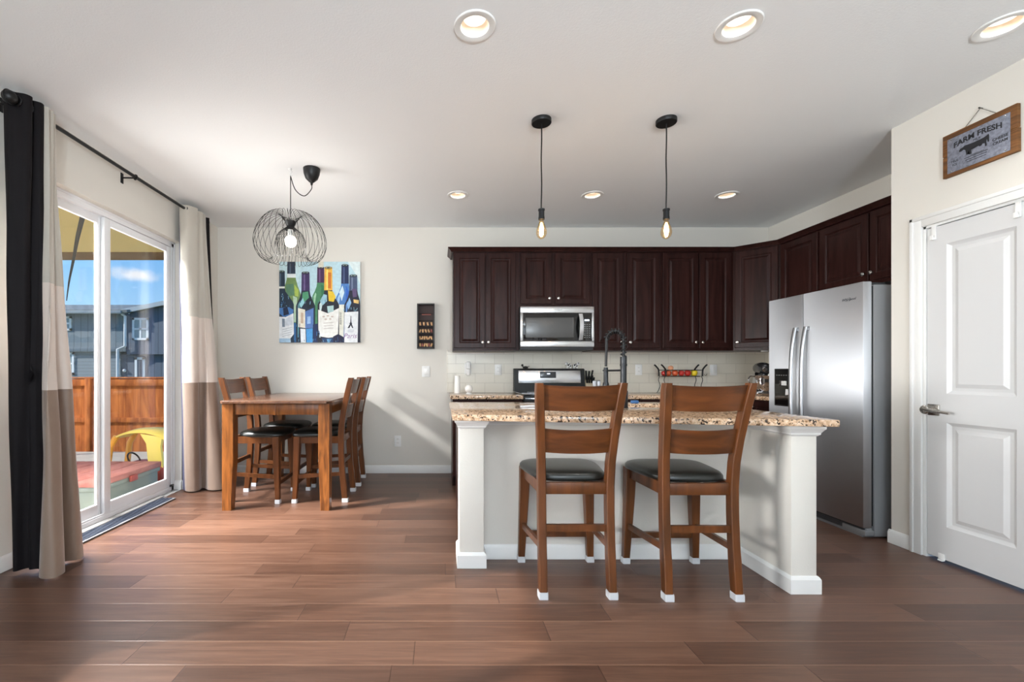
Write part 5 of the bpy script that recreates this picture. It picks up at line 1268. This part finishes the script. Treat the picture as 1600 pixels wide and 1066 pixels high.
# cork box
def cork_box():
    x0, x1 = P(651.7, 0, 4.96).x, P(679, 0, 4.96).x; z1, z0 = P(0, 474.5, 4.96).z, P(0, 545, 4.96).z
    t = thing('cork_box', 'narrow black wall box holding wine corks, left of the wall cabinets', 'box', ((x0+x1)/2, 4.97, z0))
    f = MB(); q = .016
    f.box(x0, x0+q, 4.945, 4.9995, z0, z1, .002); f.box(x1-q, x1, 4.945, 4.9995, z0, z1, .002); f.box(x0+q, x1-q, 4.945, 4.9995, z0, z0+q, .002); f.box(x0+q, x1-q, 4.945, 4.9995, z1-q, z1, .002)
    obj('frame', f, M['boxb'], t)
    b = MB(); b.box(x0+q, x1-q, 4.990, 4.9995, z0+q, z1-q); obj('back_panel', b, M['boxback'], t)
    bar = MB()
    zs = [z0+.075+k*.078 for k in range(5)]
    for z in zs: bar.cyl((x0+q, 4.950, z), (x1-q, 4.950, z), .0035, n=8)
    obj('wire_rail', bar, M['iron'], t)
    s = MB(); s.box(x0+.05, x1-.04, 4.986, 4.9905, z1-.125, z1-.110, .002, Mx=None); obj('emblem', s, M['corkp'], t)
    for k, z in enumerate(zs[:4]):
        sh = MB(); sh.box(x0+q, x1-q, 4.952, 4.990, z-.058+.0, z-.054); obj('shelf', sh, M['boxb'], t)
    rr = random.Random(4)
    for k, z in enumerate(zs[:4]):
        n = (6, 6, 5, 4)[k]
        for i in range(n):
            m = MB(); m.lathe([(.0095, -.019), (.0105, -.017), (.0105, .017), (.0095, .019)], n=12)
            o = obj('wine_cork', m, M['corkp'] if rr.random() < .2 else M['cork'])
            o.location = (x0+q+.017+(x1-x0-2*q-.034)*i/(max(1, n-1)), 4.972, z-.053+.0195)
            o.rotation_euler = (rr.uniform(-.25, .25), rr.uniform(-.5, .5), 0)
            tag(o, 'wine cork in the narrow black wall box', 'cork', 'corks in the wall box')
cork_box()

# ------------------------------------------------------------------ farm sign
def sign():
    xw = XP-.001; th = .020; yl, yr, z0, z1 = 2.648, 2.304, 2.272, 2.522; xf = xw-th
    t = thing('farm_sign', 'rustic wooden sign with a galvanised farm fresh milk plate above the pantry door', 'sign', (xw, (yl+yr)/2, z0))
    zm = 2.397
    m = MB(); m.box(xf, xw, yr, yl, z0, zm-.001, .003); m.box(xf, xw, yr+.002, yl+.001, zm+.001, z1, .003); obj('board', m, M['sign_wood'], t)
    p = MB(); p.box(xf-.003, xf-.0003, 2.332, 2.621, 2.291, 2.490, .001); o = obj('metal_plate', p, M['galv'], t)
    Mx = right(xf-.0032, 2.4765, 2.3905)     # plate centre: x right, y up
    text('lettering', 'FARM FRESH', .0405, M['ink'], o, Mx @ Matrix.Translation((0, .062, 0)), bend=1.1, stretch=1.0, bold=.0014)
    text('lettering', 'MILK', .017, M['ink'], o, Mx @ Matrix.Translation((.0, .034, 0)))
    text('lettering', 'CHEESE', .020, M['ink'], o, Mx @ Matrix.Translation((.103, -.012, 0)), bold=.0006)
    text('lettering', 'CREAM', .020, M['ink'], o, Mx @ Matrix.Translation((.103, -.034, 0)), bold=.0006)
    text('lettering', 'MILK', .017, M['ink'], o, Mx @ Matrix.Translation((-.106, -.040, 0)))
    text('lettering', 'ICE', .017, M['ink'], o, Mx @ Matrix.Translation((-.106, -.060, 0)))
    cowp = [(-.085, .004), (-.080, .012), (-.066, .016), (-.058, .021), (-.045, .020), (-.02, .018), (.01, .019), (.032, .021), (.046, .026), (.052, .030), (.056, .024), (.054, .010), (.056, -.012), (.050, -.014), (.046, .006), (.044, -.008), (.046, -.030), (.038, -.030), (.036, -.012), (.026, -.010), (.022, -.018), (.012, -.018), (.008, -.010), (-.02, -.012), (-.026, -.018), (-.024, -.040), (-.032, -.040), (-.036, -.018), (-.042, -.016), (-.042, -.036), (-.049, -.036), (-.052, -.008), (-.062, .000), (-.074, -.004), (-.082, -.004)]
    c = MB(); c.add([(a, b+.004, .0006) for a, b in cowp], [tuple(range(len(cowp)))], Mx); bmesh.ops.triangulate(c.bm, faces=c.bm.faces[:]); obj('cow_emblem', c, M['ink'], o, smooth=False)
    l = MB()
    for k in range(3): l.box(-.06+k*.006, .05-k*.004, -.050-k*.012, -.047-k*.012, .0002, .0008, Mx=Mx)
    l.box(-.03, .035, -.044, -.0415, .0002, .0008, Mx=Mx); obj('small_print', l, M['ink'], o, smooth=False)
    s = MB()
    for y in (2.35, 2.60):
        for z in (2.30, 2.482): s.sphere((xf-.004, y, z), .004, 10, 6)
    obj('tack', s, M['nickel'], t)
    r = MB(); r.tube([(xf+.008, 2.545, z1-.004), (xw-.012, 2.470, 2.590), (xf+.008, 2.395, z1-.004)], .0022, 6); obj('twine', r, M['rope'], t)
    n = MB(); n.cyl((xw+.001, 2.470, 2.589), (xw-.018, 2.470, 2.592), .0025, n=8); n.sphere((xw-.018, 2.470, 2.592), .0045, 10, 6); obj('nail', n, M['bmet'], t)
sign()

# ------------------------------------------------------------------ outside
GZ = -.30
m = MB(); m.box(-7.5, XL-.16, 1.0, 8.0, GZ-.1, GZ); struct('ground_patio', m, M['patio'], smooth=False)
m = MB(); m.box(-60, XL-.2, -6, 60, GZ-.62, GZ-.55); struct('ground_lawn', m, M['lawn'], smooth=False)
m = MB(); m.box(XL-.34, XL-.16, DY0-.1, DY1+.1, -.12, -.025, .01); struct('trim_step', m, M['wtrim'])

def fence():
    yf = 8.5; zb, zt = GZ-.52, 1.03; x0, x1 = -12.0, -3.6
    t = thing('wooden_fence', 'cedar board fence with rails and posts behind the patio', 'fence', (-6, yf, zb))
    b = MB(); rr = random.Random(1); x = x0
    while x < x1:
        b.box(x, x+.136, yf+.02, yf+.038, zb, zt-.03+rr.uniform(-.012, .008)); x += .140
    obj('fence_boards', b, M['cedar'], t, smooth=False)
    for z0, z1 in ((.86, .985), (.165, .255), (-.62, -.53)):
        r = MB(); r.box(x0, x1, yf-.02, yf+.02, z0, z1, .004); obj('rail', r, M['cedar'], t)
    c = MB(); c.box(x0, x1, yf-.03, yf+.05, zt-.03, zt-.002, .004); obj('cap_rail', c, M['cedar'], t)
    for xx in (-11.4, -9.05, -6.62, -4.1):
        p = MB(); p.box(xx-.05, xx+.05, yf-.10, yf-.02, zb, zt-.03, .004); obj('fence_post', p, M['cedar'], t)
fence()

def house():
    Y = 27.0
    def q(px, py, d=Y): return P(px, py, d)
    t = thing('neighbor_house', 'two-storey grey sided house beyond the fence', 'house', (-20, Y, GZ-.8))
    zE, zM, zB = q(0, 489.5).z, q(0, 546).z, GZ-.8
    xc, xcl = q(197, 0).x, q(184, 0).x; xl = -40
    m = MB(); m.box(xl, xc, Y, Y+9, zM, zE); obj('upper_wall', m, M['siding'], t, smooth=False)
    m = MB(); m.box(xl, xcl, Y+.2, Y+9, zB, zM); obj('lower_wall', m, M['lap'], t, smooth=False)
    m = MB(); m.box(xl, xc, Y-.04, Y+.1, zM-.15, zM+.12, .01); obj('band_board', m, M['siding'], t)
    xr = q(300, 0).x; zg0 = q(0, 491).z; zr = q(300, 468.5).z
    m = MB(); m.loft([[(xc, Y+.05, zM-.3), (xr, Y+.05, zM-.3), (xr, Y+.05, zr), (xc, Y+.05, zg0)], [(xc, Y+8, zM-.3), (xr, Y+8, zM-.3), (xr, Y+8, zr), (xc, Y+8, zg0)]]); obj('gable_wall', m, M['gable'], t, smooth=False)
    m = MB(); m.box(xcl, xr, Y+.35, Y+8, zB, zM-.3); obj('recessed_wall', m, M['gable'], t, smooth=False)
    zt = q(0, 476.5, Y+5).z
    m = MB(); m.loft([[(xl, Y-.5, zE-.02), (xc+.4, Y-.5, zE-.02), (xc+.4, Y-.5, zE+.14), (xl, Y-.5, zE+.14)], [(xl, Y+5, zt-.16), (xr, Y+5, zt-.16), (xr, Y+5, zt), (xl, Y+5, zt)]])
    m.loft([[(xc-.2, Y-.3, zg0-.02), (xr, Y-.3, zr-.02), (xr, Y-.3, zr+.2), (xc-.2, Y-.3, zg0+.2)], [(xc-.2, Y+5, zg0+.9), (xr, Y+5, zr+.1), (xr, Y+5, zr+.3), (xc-.2, Y+5, zg0+1.1)]]); obj('roof', m, M['roofing'], t, smooth=False)
    m = MB(); m.loft([[(xc-.25, Y-.36, zg0-.06), (xr, Y-.36, zr-.06), (xr, Y-.36, zr+.2), (xc-.25, Y-.36, zg0+.2)], [(xc-.25, Y-.30, zg0-.06), (xr, Y-.30, zr-.06), (xr, Y-.30, zr+.2), (xc-.25, Y-.30, zg0+.2)]]); obj('rake_board', m, mat('rake_grey', (170, 178, 182), .7), t, smooth=False)
    m = MB(); m.box(xl, xc+.1, Y-.62, Y-.5, zE-.1, zE+.08, .02); obj('gutter', m, mat('gutter_grey', (150, 158, 162), .6), t)
    a = [q(190.5, 491, Y-.2), q(195.5, 494, Y-.2), q(195.5, 541, Y-.2), q(183.8, 546, Y-.2), q(183.8, 590, Y-.2)]
    m = MB(); m.tube(a, .075, 8); obj('downspout', m, M['wtrim'], t)
    def win(px0, px1, py0, py1, cols, rows, yy):
        A, B = q(px0, py1, yy), q(px1, py0, yy); f = MB(); w = .12
        f.box(A.x, A.x+w, yy-.06, yy+.02, A.z, B.z); f.box(B.x-w, B.x, yy-.06, yy+.02, A.z, B.z); f.box(A.x, B.x, yy-.06, yy+.02, A.z, A.z+w); f.box(A.x, B.x, yy-.06, yy+.02, B.z-w, B.z)
        for c in range(1, cols): x = A.x+(B.x-A.x)*c/cols; f.box(x-.05, x+.05, yy-.05, yy+.02, A.z, B.z)
        for r in range(1, rows): z = A.z+(B.z-A.z)*r/rows; f.box(A.x, B.x, yy-.05, yy+.02, z-.05, z+.05)
        o = obj('window', f, M['wtrim'], t, smooth=False)
        g = MB(); g.box(A.x+.05, B.x-.05, yy-.02, yy-.005, A.z+.05, B.z-.05); obj('pane', g, M['hpane'], o, smooth=False)
    win(96, 112.5, 494.5, 516.5, 1, 2, Y-.01); win(99, 116.5, 551, 585.5, 1, 2, Y+.19); win(207.5, 232.5, 497, 531.5, 2, 2, Y+.04)
    A, B = q(211, 592, Y+.3), q(226.5, 558.5, Y+.3)
    f = MB(); w = .14; f.box(A.x, A.x+w, Y+.26, Y+.34, A.z, B.z); f.box(B.x-w, B.x, Y+.26, Y+.34, A.z, B.z); f.box(A.x, B.x, Y+.26, Y+.34, B.z-w, B.z); o = obj('back_door', f, M['wtrim'], t, smooth=False)
    g = MB(); g.box(A.x+.1, B.x-.1, Y+.3, Y+.345, A.z, B.z-.1); obj('door_leaf', g, M['gable'], o, smooth=False)
    m = MB(); m.sphere(tuple(q(194.5, 579.3, Y+.28)), .10, 12, 8); obj('porch_lamp', m, M['wtrim'], t)
house()

def canopy():
    xa, xb, ya, yb = -8.0, -2.95, 2.2, 7.0; ze = 2.99; cx, cy = (xa+xb)/2, (ya+yb)/2; za = 4.75
    t = thing('patio_canopy', 'tan canvas patio canopy with brown edge seen through the glass door', 'canopy', (cx, cy, GZ))
    m = MB(); n = 8
    R = lambda f: [(cx+(x-cx)*(1-f), cy+(y-cy)*(1-f), ze+(za-ze)*f) for x, y in ((xa, ya), (xb, ya), (xb, yb), (xa, yb))]
    m.loft([R(0), R(.3), R(.6), R(.98)], cap=False); obj('canvas_top', m, M['canopy'], t, smooth=False)
    s = MB()
    for f in (.3,):
        s.tube([Vector(p)-Vector((0, 0, .012)) for p in R(f)], .010, 6, closed=True)
    obj('seam', s, M['valance'], t)
    v = MB()
    for (x0, y0), (x1, y1) in (((xa, yb), (xb, yb)), ((xa, ya), (xb, ya)), ((xa, ya), (xa, yb)), ((xb, ya), (xb, yb))):
        v.box(min(x0, x1)-.01, max(x0, x1)+.01, min(y0, y1)-.01, max(y0, y1)+.01, ze-.115, ze+.01)
    obj('valance', v, M['valance'], t, smooth=False)
    for x in (xa, xb):
        for y in (ya, yb):
            if (x, y) == (xb, yb) or (x, y) == (xb, ya): continue
            p = MB(); p.cyl((x, y, GZ), (x, y, ze-.1), .04, n=12); obj('post', p, M['dgrey'], t)
    for x, y in ((xb, yb), (xb, ya)):
        p = MB(); p.cyl((x, y, GZ), (x, y, ze-.1), .04, n=12); obj('post', p, M['dgrey'], t)
    a = P(130, 335, 5.6); b = P(104, 455, 6.6)
    st = MB(); st.tube(catmull([a, P(121, 372, 5.9), P(115, 405, 6.2), P(108, 440, 6.5), P(104, 470, 6.6)], 16), .016, 6, radii=[.03-.024*k/15 for k in range(16)]); obj('hanging_strap', st, M['strap'], t)
canopy()

def play_car():
    d = 5.25; cx = P(232, 0, d).x; y0 = d
    t = thing('toy_car', 'ride-on toy car with yellow roof on the patio', 'toy car', (cx, y0, GZ))
    zr = EYE-(668-580)/700*d
    b = MB(); b.box(cx-.24, cx+.30, y0-.20, y0+.20, GZ+.12, GZ+.38, .06, seg=4); obj('car_body', b, M['redp'], t)
    r = MB(); n = 15; secs = []
    for i in range(n):
        u = -1+2*i/(n-1); z = zr-.020-.085*abs(u)**2.2; x = cx+u*.305
        secs.append([(x, y0-.185, z-.02), (x, y0-.165, z+.004), (x, y0, z+.02), (x, y0+.165, z+.004), (x, y0+.185, z-.02), (x, y0, z-.015)])
    r.loft(secs); obj('roof', r, M['yellow'], t, ang=60)
    for yy in (-.16, .16):
        p = MB(); p.tube([(cx-.26, y0+yy, zr-.085), (cx-.33, y0+yy, zr-.20), (cx-.36, y0+yy, GZ+.34)], .032, 10); obj('front_pillar', p, M['orange'], t)
        p = MB(); p.loft([[(cx+.02, y0+yy-.02, zr-.05), (cx+.27, y0+yy-.02, zr-.09), (cx+.27, y0+yy+.02, zr-.09), (cx+.02, y0+yy+.02, zr-.05)], [(cx+.09, y0+yy-.02, zr-.16), (cx+.25, y0+yy-.02, zr-.2), (cx+.25, y0+yy+.02, zr-.2), (cx+.09, y0+yy+.02, zr-.16)], [(cx+.12, y0+yy-.02, GZ+.34), (cx+.28, y0+yy-.02, GZ+.34), (cx+.28, y0+yy+.02, GZ+.34), (cx+.12, y0+yy+.02, GZ+.34)]]); obj('rear_pillar', p, M['yellow'], t)
    s = MB(); s.torus((0, 0, 0), .085, .010, 24, 6, Mx=Matrix.Translation((cx-.17, y0, GZ+.41)) @ Matrix.Rotation(1.0, 4, 'Y')); obj('steering_wheel', s, M['black'], t)
    for x in (-.17, .2):
        for yy in (-.19, .19):
            w = MB(); w.cyl((cx+x, y0+yy-.03, GZ+.085), (cx+x, y0+yy+.03, GZ+.085), .085, n=20); obj('wheel', w, M['black'], t)
play_car()
def sandbox():
    x0, x1, y0, y1, zt = -4.25, -3.02, 3.96, 4.86, .162
    t = thing('sandbox', 'low play box with faded red board lid on the patio', 'sandbox', ((x0+x1)/2, (y0+y1)/2, GZ))
    b = MB(); b.box(x0+.02, x1-.02, y0+.02, y1-.02, GZ, zt-.06, .03, seg=3); b.box(x0+.01, x1-.01, y0+.01, y1-.01, zt-.10, zt-.055, .01); obj('box_body', b, M['sage'], t)
    n = 6
    for i in range(n):
        w = (x1-x0)/n; l = MB(); l.box(x0+i*w+.004, x0+(i+1)*w-.004, y0, y1, zt-.055, zt, .006); obj('lid_board', l, M['salmon'], t)
    h = MB(); h.box(x1-.004, x1+.02, 4.35, 4.45, zt-.10, zt-.04, .006); obj('latch', h, M['redp'], t)
sandbox()
